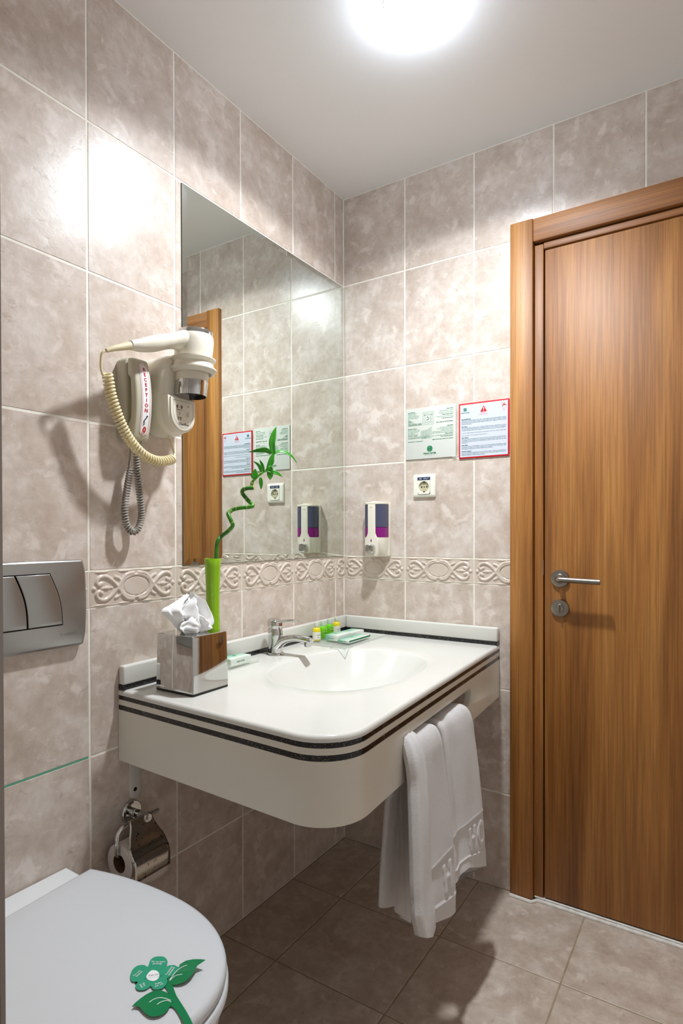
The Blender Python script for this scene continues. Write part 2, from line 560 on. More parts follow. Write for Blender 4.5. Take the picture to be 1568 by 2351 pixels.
def tile_geo(w, h, d, b=.0011):
    """Thin tile, open at the back, with a softened face edge; (r,u,o) centred."""
    a, c = w / 2, h / 2
    def ring(i, o): return [(-a + i, -c + i, o), (a - i, -c + i, o), (a - i, c - i, o), (-a + i, c - i, o)]
    return rings([ring(0, -d), ring(0, -b * .7), ring(b, 0)], False, True)


_tm = {}
def put_tile(parent, r0, r1, u0, u1, mp, m, gap, d=GR, name='tile'):
    w, h = r1 - r0 - gap, u1 - u0 - gap
    if w < .004 or h < .004: return
    key = (round(w, 4), round(h, 4), mp.__name__, m)
    if key not in _tm:
        _tm[key] = mesh(name, tile_geo(w, h, d).map(mp), m, 0)
    ob = bpy.data.objects.new(name, _tm[key]); COL.objects.link(ob); ob.parent = parent
    ob.location = mp((r0 + r1) / 2, (u0 + u1) / 2, 0)


# relief border tile -------------------------------------------------
def poly_dist(X, Y, P):
    D = np.full(X.shape, 1e9)
    for (x0, y0), (x1, y1) in zip(P[:-1], P[1:]):
        dx, dy = x1 - x0, y1 - y0
        t = np.clip(((X - x0) * dx + (Y - y0) * dy) / max(1e-9, dx * dx + dy * dy), 0, 1)
        D = np.minimum(D, np.hypot(X - x0 - t * dx, Y - y0 - t * dy))
    return D


def relief_height(X, Y):
    """X,Y in mm about the tile centre: oval medallion between lyre scrolls."""
    A = np.abs(X)
    sc = [(p.x, p.y) for p in catmull([(-8, -31, 0), (-26, -28, 0), (-40, -15, 0), (-52, 2, 0), (-68, 18, 0), (-86, 27, 0), (-101, 23, 0), (-106, 13, 0), (-99, 7, 0), (-93, 11, 0)], 6)]
    lf = [(p.x, p.y) for p in catmull([(-57, 24, 0), (-46, 19, 0), (-40, 8, 0), (-42, 0, 0)], 6)]
    H = np.zeros(X.shape)
    def stroke(P, w, h):
        nonlocal H
        for sy in (1, -1):
            d = poly_dist(-A, Y * sy, P)
            H = np.maximum(H, h * np.sqrt(np.clip(1 - (d / w) ** 2, 0, 1)))
    stroke(sc, 4.4, 4.2); stroke(lf, 3.6, 3.0)
    e = np.sqrt((X / 42) ** 2 + (Y / 26.5) ** 2)
    H = np.maximum(H, 3.6 * np.sqrt(np.clip(1 - ((e - 1) * 34 / 4.2) ** 2, 0, 1)))
    H = np.maximum(H, np.where(e < .86, 2.0, 0) * np.clip((.86 - e) / .05, 0, 1))
    def ball(cx, cy, rx, ry, h):
        nonlocal H
        for sy in (1, -1):
            q = ((-A - cx) / rx) ** 2 + ((Y * sy - cy) / ry) ** 2
            H = np.maximum(H, h * np.sqrt(np.clip(1 - q, 0, 1)))
    ball(-95, 9.5, 5.5, 5.5, 4.4); ball(-112, 0, 6, 5.5, 3.8); ball(-80, 0, 10, 4.2, 3.4); ball(-93, 0, 6, 4, 3.0); ball(-67, 0, 4, 3, 2.4)
    rim = 36.2 + 1.6 * np.cos(X / 124 * PI * 4)
    H = np.maximum(H, 3.0 * np.clip((np.abs(Y) - rim) / 2.2, 0, 1))
    return H * .00095


_bm = {}
def put_border(parent, r0, r1, full0, mp, gap=.003):
    """Border tile cut to r0..r1 out of a full tile that starts at full0."""
    a, b = r0 + gap / 2, r1 - gap / 2
    u0, u1 = ROWS[3] + gap / 2, ROWS[4] - gap / 2
    key = (round(a - full0, 4), round(b - a, 4), mp.__name__)
    if key not in _bm:
        nu = max(6, int((b - a) / .0018)); nv = 44
        r = np.linspace(a, b, nu + 1); u = np.linspace(u0, u1, nv + 1)
        R, U = np.meshgrid(r, u)
        H = relief_height((R - full0 - TW / 2) * 1000, (U - (u0 + u1) / 2) * 1000)
        H[0, :] = H[-1, :] = .0005; H[:, 0] *= .3; H[:, -1] *= .3
        c0, cu = (a + b) / 2, (u0 + u1) / 2
        gg = G()
        gg.v = [(R[j, i] - c0, U[j, i] - cu, float(H[j, i])) for j in range(nv + 1) for i in range(nu + 1)]
        for j in range(nv):
            for i in range(nu):
                k = j * (nu + 1) + i; gg.f.append((k, k + 1, k + nu + 2, k + nu + 1))
        e = [i for i in range(nu + 1)] + [j * (nu + 1) + nu for j in range(1, nv + 1)] + [nv * (nu + 1) + i for i in range(nu - 1, -1, -1)] + [j * (nu + 1) for j in range(nv - 1, 0, -1)]
        n0 = len(gg.v); gg.v += [(gg.v[k][0], gg.v[k][1], -GR) for k in e]
        for t in range(len(e)):
            s = (t + 1) % len(e); gg.f.append((e[t], n0 + t, n0 + s, e[s]))
        _bm[key] = mesh('border_tile', gg.map(mp), 'border', 50)
    ob = bpy.data.objects.new('border_tile', _bm[key]); COL.objects.link(ob); ob.parent = parent
    ob.location = mp((a + b) / 2, (u0 + u1) / 2, 0)


# left wall tiles: columns run from the corner towards the camera
ycols = [0, -.0569]
while ycols[-1] > YF: ycols.append(max(YF, ycols[-1] - TW))
for c in range(len(ycols) - 1):
    y1, y0 = ycols[c], ycols[c + 1]
    for r in range(len(ROWS) - 1):
        if r == 3: put_border(wall_left, y0, y1, y0 if c else -.0569, LW)
        else: put_tile(wall_left, y0, y1, ROWS[r], ROWS[r + 1], LW, 'tile', .0048)
# the teal joint beside the flush plate
part('grout_strip', box(-GR, -.0004, -1.60, ycols[5] - .004, ROWS[2] - .0019, ROWS[2] + .0019), 'teal', wall_left, 0, 'teal green joint line')

xcols = [0, .2508]
while xcols[-1] < XR: xcols.append(min(XR, xcols[-1] + TW))
for c in range(len(xcols) - 1):
    x0, x1 = xcols[c], xcols[c + 1]
    for r in range(len(ROWS) - 1):
        z0, z1 = ROWS[r], ROWS[r + 1]
        pcs = []
        if r == 7 or z0 >= DZ or x1 <= DX0 or x0 >= DX1: pcs.append((x0, x1, z0, z1))
        else:
            if x0 < DX0: pcs.append((x0, DX0, z0, z1))
            if x1 > DX1: pcs.append((DX1, x1, z0, z1))
            if z1 > DZ: pcs.append((max(x0, DX0), min(x1, DX1), DZ, z1))
        for (a, b, s, t) in pcs:
            if r == 3: put_border(wall_back, a, b, x0 if c else x1 - TW, BW)
            else: put_tile(wall_back, a, b, s, t, BW, 'tile', .0048)

# floor tiles
def FL(r, u, o): return (r, u, o)
fx = [0, .188, .5135, .839, 1.1645, 1.49, XR]
fy = [0, -.315, -.635, -.955, -1.275, -1.595, -1.915, -2.235, YF]
for i in range(len(fx) - 1):
    for j in range(len(fy) - 1):
        put_tile(floor, fx[i], fx[i + 1], fy[j + 1], fy[j], FL, 'floor', .004)

# sill below the door, and the sealant at its foot
tr = struct('trim_1', box(.694, 1.60, -.002, .158, 0, .010, .003), 'marble')
sl = G()
sl.join(tube([(.624, -.024, .003), (.65, -.025, .003), (.690, -.026, .003), (.697, -.016, .003), (.704, -.008, .003), (1.60, -.006, .003)], .0055, 8))
sl.join(tube([(.694, -.003, .0105), (1.60, -.003, .0105)], .003, 6))
struct('trim_2', sl, 'silicone')

# ------------------------------------------------------------------ door
door = struct('door_1')
CY = -.020
def stile(x0, x1, z0, z1, ya, yb, name, m, b=.003):
    return part(name, box(x0, x1, ya, yb, z0, z1, b, 2), m, door)
stile(.6215, .6905, .004, 2.078, CY, .02, 'frame_upright', 'wood')
stile(1.5560, 1.6250, .004, 2.078, CY, .02, 'frame_upright', 'wood')
stile(.6907, 1.5558, 2.007, 2.0765, CY + .0015, .02, 'frame_header', 'woodx')
# rebated lining just inside the casing, then the door leaf
stile(.6915, .7185, .012, 2.000, -.004, .05, 'frame_lining', 'wood', .002)
stile(1.5280, 1.5550, .012, 2.000, -.004, .05, 'frame_lining', 'wood', .002)
stile(.7187, 1.5278, 1.984, 2.004, -.004, .05, 'frame_lining', 'woodx', .002)
stile(.7225, 1.5240, .016, 1.980, -.001, .04, 'leaf', 'wood', .0015)
part('gap_backing', box(.69, 1.556, .05, .155, .011, 2.02), 'dark', door, 0)
HX = .768
hr = part('handle_rose', lathe([(0, .0), (.0262, .0), (.0262, .006), (.0252, .0085), (.0235, .009), (.0145, .0088), (.0132, .0105), (.012, .011), (0, .011)], 40, frame((HX, -.001, .990), (0, -1, 0))), 'nickel', door)
lev = catmull([(HX, -.008, .990), (HX, -.030, .990), (HX + .001, -.043, .990), (HX + .006, -.0495, .990), (HX + .016, -.051, .9898)], 6) + [Vector((HX + .06, -.051, .9885)), Vector((HX + .1185, -.051, .987))]
part('lever', tube(lev, .0078, 18), 'nickel', hr)
lk = part('lock_rose', lathe([(0, .0), (.0262, .0), (.0262, .006), (.0252, .0085), (.0235, .009), (.013, .009), (.012, .012), (.0115, .0125), (0, .0125)], 40, frame((HX, -.001, .9015), (0, -1, 0))), 'nickel', door)
tt = prism(rrect(-.0022, .0022, -.0105, .0105, .002, 3), .012, .021, .0015)
part('thumb_turn', tt.map(lambda r, u, o: (HX - .001 + r, -.001 - o, .9015 + u)), 'nickel', lk)
part('latch_plate', box(.7185, .7196, -.0035, .006, .998, 1.045), 'steel', door, 0)

# ------------------------------------------------------------------ ceiling lamp
lamp = thing('downlight', 'round white ceiling downlight, lit, at the top of the picture', 'ceiling light', (LAMP[0], LAMP[1], ZC))
fr = lambda x, y, z: (LAMP[0] + x, LAMP[1] + y, ZC - z)
part('trim_ring', lathe([(.066, 0), (.065, .002), (.060, .003), (.050, .003), (.048, .002), (.048, 0)], 48, fr), 'trim', lamp)
part('lens', lathe([(.048, .004), (.0475, .018), (.043, .031), (.031, .041), (.014, .0455), (0, .0465)], 40, fr), 'lens', lamp)
ld = bpy.data.lights.new('lamp_bulb', 'SPOT')
ld.energy = LAMP_W; ld.spot_size = math.radians(153); ld.spot_blend = .10; ld.shadow_soft_size = .036
ld.color = (.90, .955, 1.0)
ld.use_nodes = True                                  # downward-weighted beam of a reflector lamp
_nt = ld.node_tree; _em = _nt.nodes['Emission']
_t = _nt.nodes.new('ShaderNodeTexCoord'); _s = _nt.nodes.new('ShaderNodeSeparateXYZ'); _nt.links.new(_t.outputs['Normal'], _s.inputs[0])
_a = _nt.nodes.new('ShaderNodeMath'); _a.operation = 'ABSOLUTE'; _nt.links.new(_s.outputs[2], _a.inputs[0])
_p = _nt.nodes.new('ShaderNodeMath'); _p.operation = 'POWER'; _p.inputs[1].default_value = 2.0; _nt.links.new(_a.outputs[0], _p.inputs[0])
_m = _nt.nodes.new('ShaderNodeMath'); _m.operation = 'MULTIPLY_ADD'; _m.inputs[1].default_value = .95; _m.inputs[2].default_value = .05
_nt.links.new(_p.outputs[0], _m.inputs[0]); _nt.links.new(_m.outputs[0], _em.inputs['Strength'])
lo = bpy.data.objects.new('lamp_bulb', ld); COL.objects.link(lo); lo.parent = lamp; lo.location = (0, 0, -.066)

# ------------------------------------------------------------------ washbasin counter
def dzt(y): return .007 * (1 + y / .975)            # the counter rises a little towards the corner
ZT = .766
def ztop(y): return ZT + dzt(y)
CA, CB, CD = (0.001, -.975), (.628, -1.003), (.583, -.001)     # wall end, rounded corner, door end
def counter_path(rad=.095, ins=0.0, n=14):
    """Outer edge in plan from the left wall round the free corner to the back wall."""
    a, b, d = Vector(CA), Vector(CB), Vector(CD)
    e1 = (b - a).normalized(); e2 = (d - b).normalized()
    ang = math.acos(max(-1, min(1, e1.dot(e2)))); t = rad * math.tan(ang / 2)
    p1 = b - e1 * t; c = p1 + Vector((-e1.y, e1.x)) * rad
    a0 = math.atan2(p1.y - c.y, p1.x - c.x)
    pts = [a + (p1 - a) * k / 10 for k in range(10)]
    pts += [c + Vector((math.cos(a0 + ang * k / n), math.sin(a0 + ang * k / n))) * rad for k in range(n + 1)]
    p2 = b + e2 * t
    pts += [p2 + (d - p2) * k / 16 for k in range(1, 17)]
    out = []
    for i, p in enumerate(pts):
        q0, q1 = pts[max(0, i - 1)], pts[min(len(pts) - 1, i + 1)]
        tn = (q1 - q0).normalized(); nn = Vector((-tn.y, tn.x))
        if i == 0: nn = Vector((0, 1))
        if i == len(pts) - 1: nn = Vector((-1, 0))
        out.append((p.x + nn.x * ins, p.y + nn.y * ins))
    return out

counter = thing('washbasin_counter', 'white wall-hung washbasin counter with black speckled edge stripes', 'washbasin', (.30, -.5, .60))
BC = (.335, -.500)                                   # centre of the basin
def basin_r(a):
    c, s = abs(math.cos(a)), abs(math.sin(a)); e = 2.35
    return ((c / .186) ** e + (s / .247) ** e) ** (-1 / e)
lip = []
for ins, dz in ((.0, -.0125), (.0, -.008), (.0012, -.004), (.004, -.001), (.0085, 0.0)):
    lip.append((counter_path(ins=ins), dz))
inner = lip[-1][0]
wallpts = [(.002 + (inner[-1][0] - .002) * k / 14, -.001) for k in range(13, 0, -1)] + [(.001, -.001)] + [(.001, -.001 + (inner[0][1] + .001) * k / 20) for k in range(1, 20)]
loopi = inner + wallpts
n_in = len(inner)
DEPTH = .125
def bas_z(s):
    if s >= 1: return 0.0
    return -DEPTH * (1 - s ** 2.6) ** 1.15
rs = []
for s in (.04, .12, .22, .34, .46, .57, .67, .76, .83, .89, .93, .96, .98, 1.0, 1.012):
    ring = []
    for (x, y) in loopi:
        a = math.atan2(y - BC[1], x - BC[0]); r = basin_r(a) * s
        px, py = BC[0] + r * math.cos(a), BC[1] + r * math.sin(a)
        ring.append((px, py, ztop(py) + bas_z(s) - (.0012 if s < 1.005 else .0004)))
    rs.append(ring)
for k in (.15, .4, .7, 1.0):
    ring = []
    for (x, y) in loopi:
        a = math.atan2(y - BC[1], x - BC[0]); r = basin_r(a) * 1.03
        px, py = BC[0] + r * math.cos(a), BC[1] + r * math.sin(a)
        qx, qy = px + (x - px) * k, py + (y - py) * k
        ring.append((qx, qy, ztop(qy)))
    rs.append(ring)
g = rings(rs, True, False)
# rounded nosing along the free edges
n0 = len(g.v)
for pts, dz in lip[::-1]: g.v += [(x, y, ztop(y) + dz) for x, y in pts]
base = (len(rs) - 1) * len(loopi)
for i in range(n_in - 1): g.f.append((base + i, base + i + 1, n0 + i + 1, n0 + i))
for j in range(len(lip) - 1):
    for i in range(n_in - 1):
        a = n0 + j * n_in + i; g.f.append((a, a + 1, a + n_in + 1, a + n_in))
part('countertop', g, 'corian', counter, 60)
dr = lathe([(.0, .004), (.012, .004), (.020, .0025), (.023, 0.0)], 28, lambda x, y, z: (BC[0] + x, BC[1] + y, ztop(BC[1]) - DEPTH + z - .0005))
part('drain', dr, 'chrome', counter)

def band(z0, z1, ins, m, name, thick=.012):
    p = counter_path(ins=ins); q = counter_path(ins=ins + thick); g = G()
    n = len(p)
    for pts, z in ((p, z0), (p, z1), (q, z1), (q, z0)): g.v += [(x, y, z + dzt(y)) for x, y in pts]
    for j in range(4):
        for i in range(n - 1):
            k = (j + 1) % 4; g.f.append((j * n + i, j * n + i + 1, k * n + i + 1, k * n + i))
    g.f.append((0, n, 2 * n, 3 * n)); g.f.append((n - 1, 4 * n - 1, 3 * n - 1, 2 * n - 1))
    return part(name, g, m, counter, 40)
band(.7432, .7538, .0012, 'granite', 'edge_stripe')
band(.7310, .7432, .0006, 'corianside', 'edge_band')
band(.7198, .7310, .0012, 'granite', 'edge_stripe')

# apron: left run with the rounded corner, and the front panel with the towel slot
P = counter_path(ins=0.0); Q = counter_path(ins=.02)
iF = 10 + 14 + 2                                     # first path point on the straight front
def apron_strip(i0, i1):
    g = G(); n = i1 - i0 + 1
    for pts, z in ((P, .602), (P, .7198), (Q, .7198), (Q, .602)): g.v += [(x, y, z + dzt(y)) for x, y in pts[i0:i1 + 1]]
    for j in range(4):
        for i in range(n - 1):
            k = (j + 1) % 4; g.f.append((j * n + i, j * n + i + 1, k * n + i + 1, k * n + i))
    g.f.append((0, n, 2 * n, 3 * n)); g.f.append((n - 1, 4 * n - 1, 3 * n - 1, 2 * n - 1))
    return g
ap = apron_strip(0, iF)
ya, yb = P[iF][1], P[-1][1]
def xfront(y): return CB[0] + (CD[0] - CB[0]) * (y - CB[1]) / (CD[1] - CB[1])
slot = ccw(rrect(-.712, -.280, .6515, .694, .019, 7))
sc_ = (-.496, .6728)
def edge_pt(r, u):
    dr_, du = r - sc_[0], u - sc_[1]; t = 1e9
    if dr_ > 1e-9: t = min(t, (yb - sc_[0]) / dr_)
    if dr_ < -1e-9: t = min(t, (ya - sc_[0]) / dr_)
    if du > 1e-9: t = min(t, (.7198 - sc_[1]) / du)
    if du < -1e-9: t = min(t, (.602 - sc_[1]) / du)
    return (sc_[0] + dr_ * t, sc_[1] + du * t)
# denser slot outline plus the rays through the panel corners
dense = []
for i in range(len(slot)):
    a, b = slot[i], slot[(i + 1) % len(slot)]
    m_ = max(1, int(math.hypot(b[0] - a[0], b[1] - a[1]) / .02))
    dense += [(a[0] + (b[0] - a[0]) * k / m_, a[1] + (b[1] - a[1]) * k / m_) for k in range(m_)]
outer = [edge_pt(*p) for p in dense]
for c in ((ya, .602), (yb, .602), (yb, .7198), (ya, .7198)):
    j = min(range(len(outer)), key=lambda k: math.hypot(outer[k][0] - c[0], (outer[k][1] - c[1])))
    outer[j] = c
def fpt(p, back, ins=0.0):
    y, z = p; return (xfront(y) - (.02 if back else 0) - ins, y, z + dzt(y))
sl_in = offset(dense, -.004)
gg = rings([[fpt(p, True) for p in outer], [fpt(p, False) for p in outer], [fpt(p, False) for p in sl_in], [fpt(p, False, .0013) for p in offset(dense, -.0015)], [fpt(p, False, .005) for p in dense], [fpt(p, True) for p in dense], [fpt(p, True) for p in outer]], False, False)
ap.join(gg)
part('apron', ap, 'corianside', counter, 40)

def splash(x0, x1, y0, y1, z0, z1, b, name, m):
    g = box(x0, x1, y0, y1, z0, z1, b, 3)
    g.v = [(x, y, z + dzt(y)) for x, y, z in g.v]
    return part(name, g, m, counter)
splash(.001, .020, -.975, -.001, .7765, .8215, .005, 'backsplash', 'corian')
splash(.0205, .583, -.021, -.001, .7765, .8215, .005, 'backsplash', 'corian')
splash(.001, .0205, -.9748, -.001, .7655, .7765, .0, 'inlay_strip', 'granite')
splash(.0205, .5826, -.0215, -.001, .7655, .7765, .0, 'inlay_strip', 'granite')
br = part('bracket', prism(rrect(-.9470, -.9165, .4985, .603, .014, 6), .0005, .0045, .001).map(LW), 'bracket', counter, label='white steel strip with rust spots')
part('screw', lathe([(0, .0012), (.0035, .0012), (.0048, .0005), (.005, -.001)], 16, frame((.0045, -.9325, .5195), (1, 0, 0))), 'dark', br)

# ------------------------------------------------------------------ mirror
y0, y1, z0, z1 = -.7790, -.0060, 1.0440, 2.0290
def rect(i, o): return [(y0 + i, z0 + i, o), (y1 - i, z0 + i, o), (y1 - i, z1 - i, o), (y0 + i, z1 - i, o)]
mr = thing('wall_mirror', 'large unframed wall mirror with slanted glass edges above the washbasin', 'mirror', (0, -.39, 1.044))
part('edge', rings([rect(0, .0004), rect(0, .0032)], True, False).map(LW), 'mirroredge', mr, 0)
part('glass', rings([rect(0, .0032), rect(.016, .0040)], False, True).map(LW), 'mirror', mr, 0)

# ------------------------------------------------------------------ flush plate
fp = thing('flush_plate', 'brushed steel dual flush plate with two buttons on the tiled wall', 'flush plate', (0, -1.19, .98))
yr, yl = -1.0675, -1.312
out = []
for k in range(9):
    t = k / 8; out.append((yr + .0045 * math.sin(PI * t), .8905 + (1.0675 - .8905) * t))
out = [(yr - .004, .8885)] + [(a, b) for a, b in out[1:-1]] + [(yr - .004, 1.0695)]
top = [(yr - .010, 1.0705), (yl + .006, 1.0705), (yl, 1.066)]
bot = [(yl, .894), (yl + .006, .8885), (yr - .010, .8870)]
part('plate', prism(out + top + bot, .0005, .0155, .006, 4).map(LW), 'steel', fp)
def arc_button(ya0, ya1, yb0, yb1, z0, z1, bul, left_arc=True):
    """Left edge runs ya0(top)->ya1(bottom), right edge yb0->yb1, both bowed to the right."""
    pts = []
    for k in range(11):
        t = k / 10; pts.append((yb1 + (yb0 - yb1) * t + bul * math.sin(PI * t), z0 + (z1 - z0) * t))
    for k in range(11):
        t = 1 - k / 10; pts.append((ya1 + (ya0 - ya1) * t + (bul * math.sin(PI * t) if left_arc else 0), z0 + (z1 - z0) * t))
    return pts
for (a0, a1, b0, b1, la) in ((-1.2205, -1.1955, -1.1490, -1.1215, True), (-1.264, -1.264, -1.2215, -1.1965, False)):
    pts = ccw(arc_button(a0, a1, b0, b1, .9365, 1.0440, .0075, la))
    b = part('button', prism(offset(pts, .0009), .0150, .0178, .0016, 3).map(LW), 'steel', fp)
    part('button_gap', prism(offset(pts, -.0014), .0140, .01575).map(LW), 'dark', b, 0)
fl = text('\u25a2 GEBERIT', .0075, space=1.05).map(lambda r, u, o: LW(r - 1.1275, u + .9125, .0157 + o))
part('lettering', fl, 'greyprint', fp, 0)

# ------------------------------------------------------------------ toilet
TY = -1.265
toilet = thing('toilet', 'white wall-hung toilet with closed lid, at the lower left', 'toilet', (.28, TY, 0))
def toilet_outline(x0, x1, hw, back=.84, n=40):
    """Plan outline, straight at the hinge end and rounded in front, counter-clockwise."""
    pts = []
    xm = x0 + (x1 - x0) * .46
    for k in range(n + 1):
        a = -PI / 2 + PI * k / n
        c, s = math.cos(a), math.sin(a); e = 2 / 2.15
        pts.append((xm + (x1 - xm) * abs(c) ** e, TY + hw * math.copysign(abs(s) ** e, s)))
    m = 12
    for k in range(1, m + 1):
        t = k / m; pts.append((xm + (x0 - xm) * t, TY + hw * (1 - (1 - back) * t ** 2.2)))
    for k in range(m - 1, -1, -1):
        t = k / m
        if t < 1: pts.append((xm + (x0 - xm) * t, TY - hw * (1 - (1 - back) * t ** 2.2)))
    # corner softening at the back
    return ccw(pts)
def scaled(pts, s, z, c=(.32, TY)):
    return [(c[0] + (x - c[0]) * s, c[1] + (y - c[1]) * s, z) for x, y in pts]
LO = toilet_outline(.088, .553, .186)
LI = [offset(LO, d) for d in (0, .002, .006, .012)]
lid = [[(x, y, .4235) for x, y in LI[1]], [(x, y, .4265) for x, y in LI[0]], [(x, y, .4345) for x, y in LI[0]], [(x, y, .4400) for x, y in LI[1]], [(x, y, .4432) for x, y in LI[2]], [(x, y, .4448) for x, y in LI[3]]]
for s, dz in ((.85, .0012), (.6, .0022), (.3, .0028), (.08, .003)): lid.append(scaled(LI[3], s, .4448 + dz))
part('lid', rings(lid), 'lid', toilet, 50)
SO = toilet_outline(.075, .557, .188)
seat = [[(x, y, .4035) for x, y in offset(SO, .003)], [(x, y, .406) for x, y in SO], [(x, y, .417) for x, y in SO], [(x, y, .4205) for x, y in offset(SO, .003)]]
part('seat', rings(seat), 'lid', toilet, 50)
bo = toilet_outline(.004, .548, .184, .84)
lv = [(.4015, 1.0, 0), (.392, 1.008, 0), (.375, 1.0, 0), (.34, .955, .0), (.29, .88, -.02), (.22, .74, -.055), (.15, .60, -.09), (.10, .50, -.11)]
bw = []
for z, s, dx in lv:
    r_ = []
    for x, y in bo:
        px = .30 + (x - .30) * s + dx; py = TY + (y - TY) * s
        if x < .05: px = .004
        r_.append((max(.004, px), py, z))
    bw.append(r_)
part('bowl', rings(bw), 'porcelain', toilet, 50)
hb = ccw([(.003, TY - .158), (.06, TY - .156), (.080, TY - .150), (.092, TY - .138), (.092, TY + .138), (.080, TY + .150), (.06, TY + .156), (.003, TY + .158)])
part('hinge_platform', prism(hb, .395, .4190, .008, 4), 'porcelain', toilet, 50)

# flower-shaped card lying on the lid
FZ = .4475
petals = [(0.4229, -1.2374), (0.4154, -1.2272), (0.4142, -1.219), (0.4202, -1.2124), (0.4292, -1.2094), (0.4392, -1.2128), (0.4443, -1.2183), (0.4462, -1.2225), (0.4494, -1.2175), (0.4552, -1.213), (0.4623, -1.2129), (0.4655, -1.2115), (0.4706, -1.2188), (0.472, -1.2258), (0.4668, -1.2367), (0.4723, -1.2421), (0.4766, -1.2493), (0.4767, -1.2553), (0.4728, -1.2608), (0.4667, -1.2635), (0.4599, -1.2618), (0.4588, -1.2619), (0.4581, -1.269), (0.4542, -1.2745), (0.4477, -1.2769), (0.4407, -1.2747), (0.4373, -1.2706), (0.4359, -1.2666), (0.4297, -1.2703), (0.4233, -1.2696), (0.4147, -1.2637), (0.4086, -1.2558), (0.4069, -1.2476), (0.4103, -1.2414), (0.4164, -1.2382)]
centre = [(0.4388, -1.2534), (0.4357, -1.2489), (0.4341, -1.2415), (0.4377, -1.2375), (0.445, -1.2365), (0.4522, -1.2397), (0.4561, -1.2448), (0.4566, -1.2502), (0.4529, -1.2541), (0.4452, -1.2556)]
leafa = [(0.4655, -1.2115), (0.4695, -1.2022), (0.4784, -1.1952), (0.4888, -1.1906), (0.4979, -1.1882), (0.4956, -1.1949), (0.4933, -1.2004), (0.4956, -1.2081), (0.4988, -1.2176), (0.499, -1.2262), (0.4959, -1.2338), (0.4905, -1.2392), (0.484, -1.2421), (0.4777, -1.2411), (0.4672, -1.2371), (0.4711, -1.2302), (0.4723, -1.223), (0.4691, -1.2158)]
leafb = [(0.4972, -1.2577), (0.4884, -1.2575), (0.4811, -1.2591), (0.4748, -1.2625), (0.47, -1.2692), (0.4677, -1.2778), (0.4672, -1.2886), (0.4678, -1.2973), (0.4694, -1.3036), (0.473, -1.2996), (0.4786, -1.2977), (0.486, -1.2991), (0.4944, -1.3003), (0.5031, -1.3002), (0.5094, -1.2972), (0.5145, -1.2913), (0.5161, -1.2843), (0.5148, -1.2774), (0.5121, -1.2713), (0.5093, -1.264)]
stemp = [(0.4672, -1.2371), (0.4728, -1.243), (0.476, -1.2502), (0.4857, -1.2532), (0.4972, -1.2577), (0.5093, -1.264), (0.5121, -1.2713), (0.514, -1.27), (0.5194, -1.27), (0.5304, -1.2729), (0.5460, -1.2790), (0.5600, -1.2840), (0.5680, -1.2780), (0.5540, -1.2712), (0.537, -1.2643), (0.5211, -1.2587), (0.5047, -1.2529), (0.4924, -1.2465), (0.4835, -1.2412), (0.4757, -1.2374)]
veins = [[(0.4834, -1.2845), (0.4842, -1.2771), (0.4881, -1.2708), (0.4948, -1.2669), (0.5051, -1.2641)], [(0.4953, -1.2807), (0.4961, -1.2747), (0.4989, -1.2695), (0.5024, -1.2667), (0.508, -1.2657)], [(0.4729, -1.2379), (0.4707, -1.2278), (0.4707, -1.2194), (0.4735, -1.2124), (0.4779, -1.2073)], [(0.4737, -1.2387), (0.4736, -1.2324), (0.4758, -1.2271), (0.4834, -1.2219)]]
fc = thing('flower_card', 'green paper flower with two leaves lying on the toilet lid', 'paper card', (.46, -1.245, FZ))
def smooth_closed(p, n=3):
    q = [(a, b, 0) for a, b in p]; P_ = catmull([q[-1]] + q + [q[0], q[1]], n)
    return [(v.x, v.y) for v in P_[n:-n]]
def sheet_card(pts, z, t, lift=None):
    """Thin card; the face may lift off the lid away from the stem."""
    pts = ccw(pts)
    bm = bmesh.new()
    vs = [bm.verts.new((x, y, 0)) for x, y in pts]; bm.faces.new(vs)
    bmesh.ops.triangulate(bm, faces=bm.faces[:])
    bm.verts.index_update()
    tri = [tuple(v.index for v in f.verts) for f in bm.faces]; bm.free()
    n = len(pts); g = G()
    for dz in (0, t): g.v += [(x, y, z + dz + (lift(x, y) if lift else 0)) for x, y in pts]
    g.f += [t_[::-1] for t_ in tri] + [tuple(i + n for i in t_) for t_ in tri]
    g.f += [(i, (i + 1) % n, n + (i + 1) % n, n + i) for i in range(n)]
    return g
def liftA(x, y): return .011 * max(0, min(1, (math.hypot(x - .476, y + 1.240) - .006) / .05))
def liftB(x, y): return .003 * max(0, min(1, math.hypot(x - .508, y + 1.266) / .05))
stem_o = part('stem', sheet_card(stemp, FZ + .0003, .0005), 'greencard', fc, 0)
la = part('leaf', sheet_card(leafa, FZ + .0004, .0005, liftA), 'greencard', fc, 0)
lb = part('leaf', sheet_card(leafb, FZ + .0004, .0005, liftB), 'greencard', fc, 0)
fw = part('flower', sheet_card(smooth_closed(petals), FZ + .0014, .0006), 'tealcard', fc, 0)
part('flower_centre', sheet_card(smooth_closed(centre), FZ + .0021, .0002), 'white', fw, 0)
for k, vn in enumerate(veins):
    lf = liftA if k > 1 else liftB
    pth = catmull([(x, y, FZ + .0013 + lf(x, y)) for x, y in vn], 5)
    part('leaf_vein', tube(pth, .0006, 5), 'white', la if k > 1 else lb, 0)
ft = G()
def card_text(s, c, a, sz):
    g = text(s, sz, 'CENTER', .01)
    ca, sa = math.cos(a), math.sin(a)
    return g.map(lambda r, u, o: (c[0] + r * ca - u * sa, c[1] + r * sa + u * ca, FZ + .0023))
A0 = math.atan2(.0076, .0120)
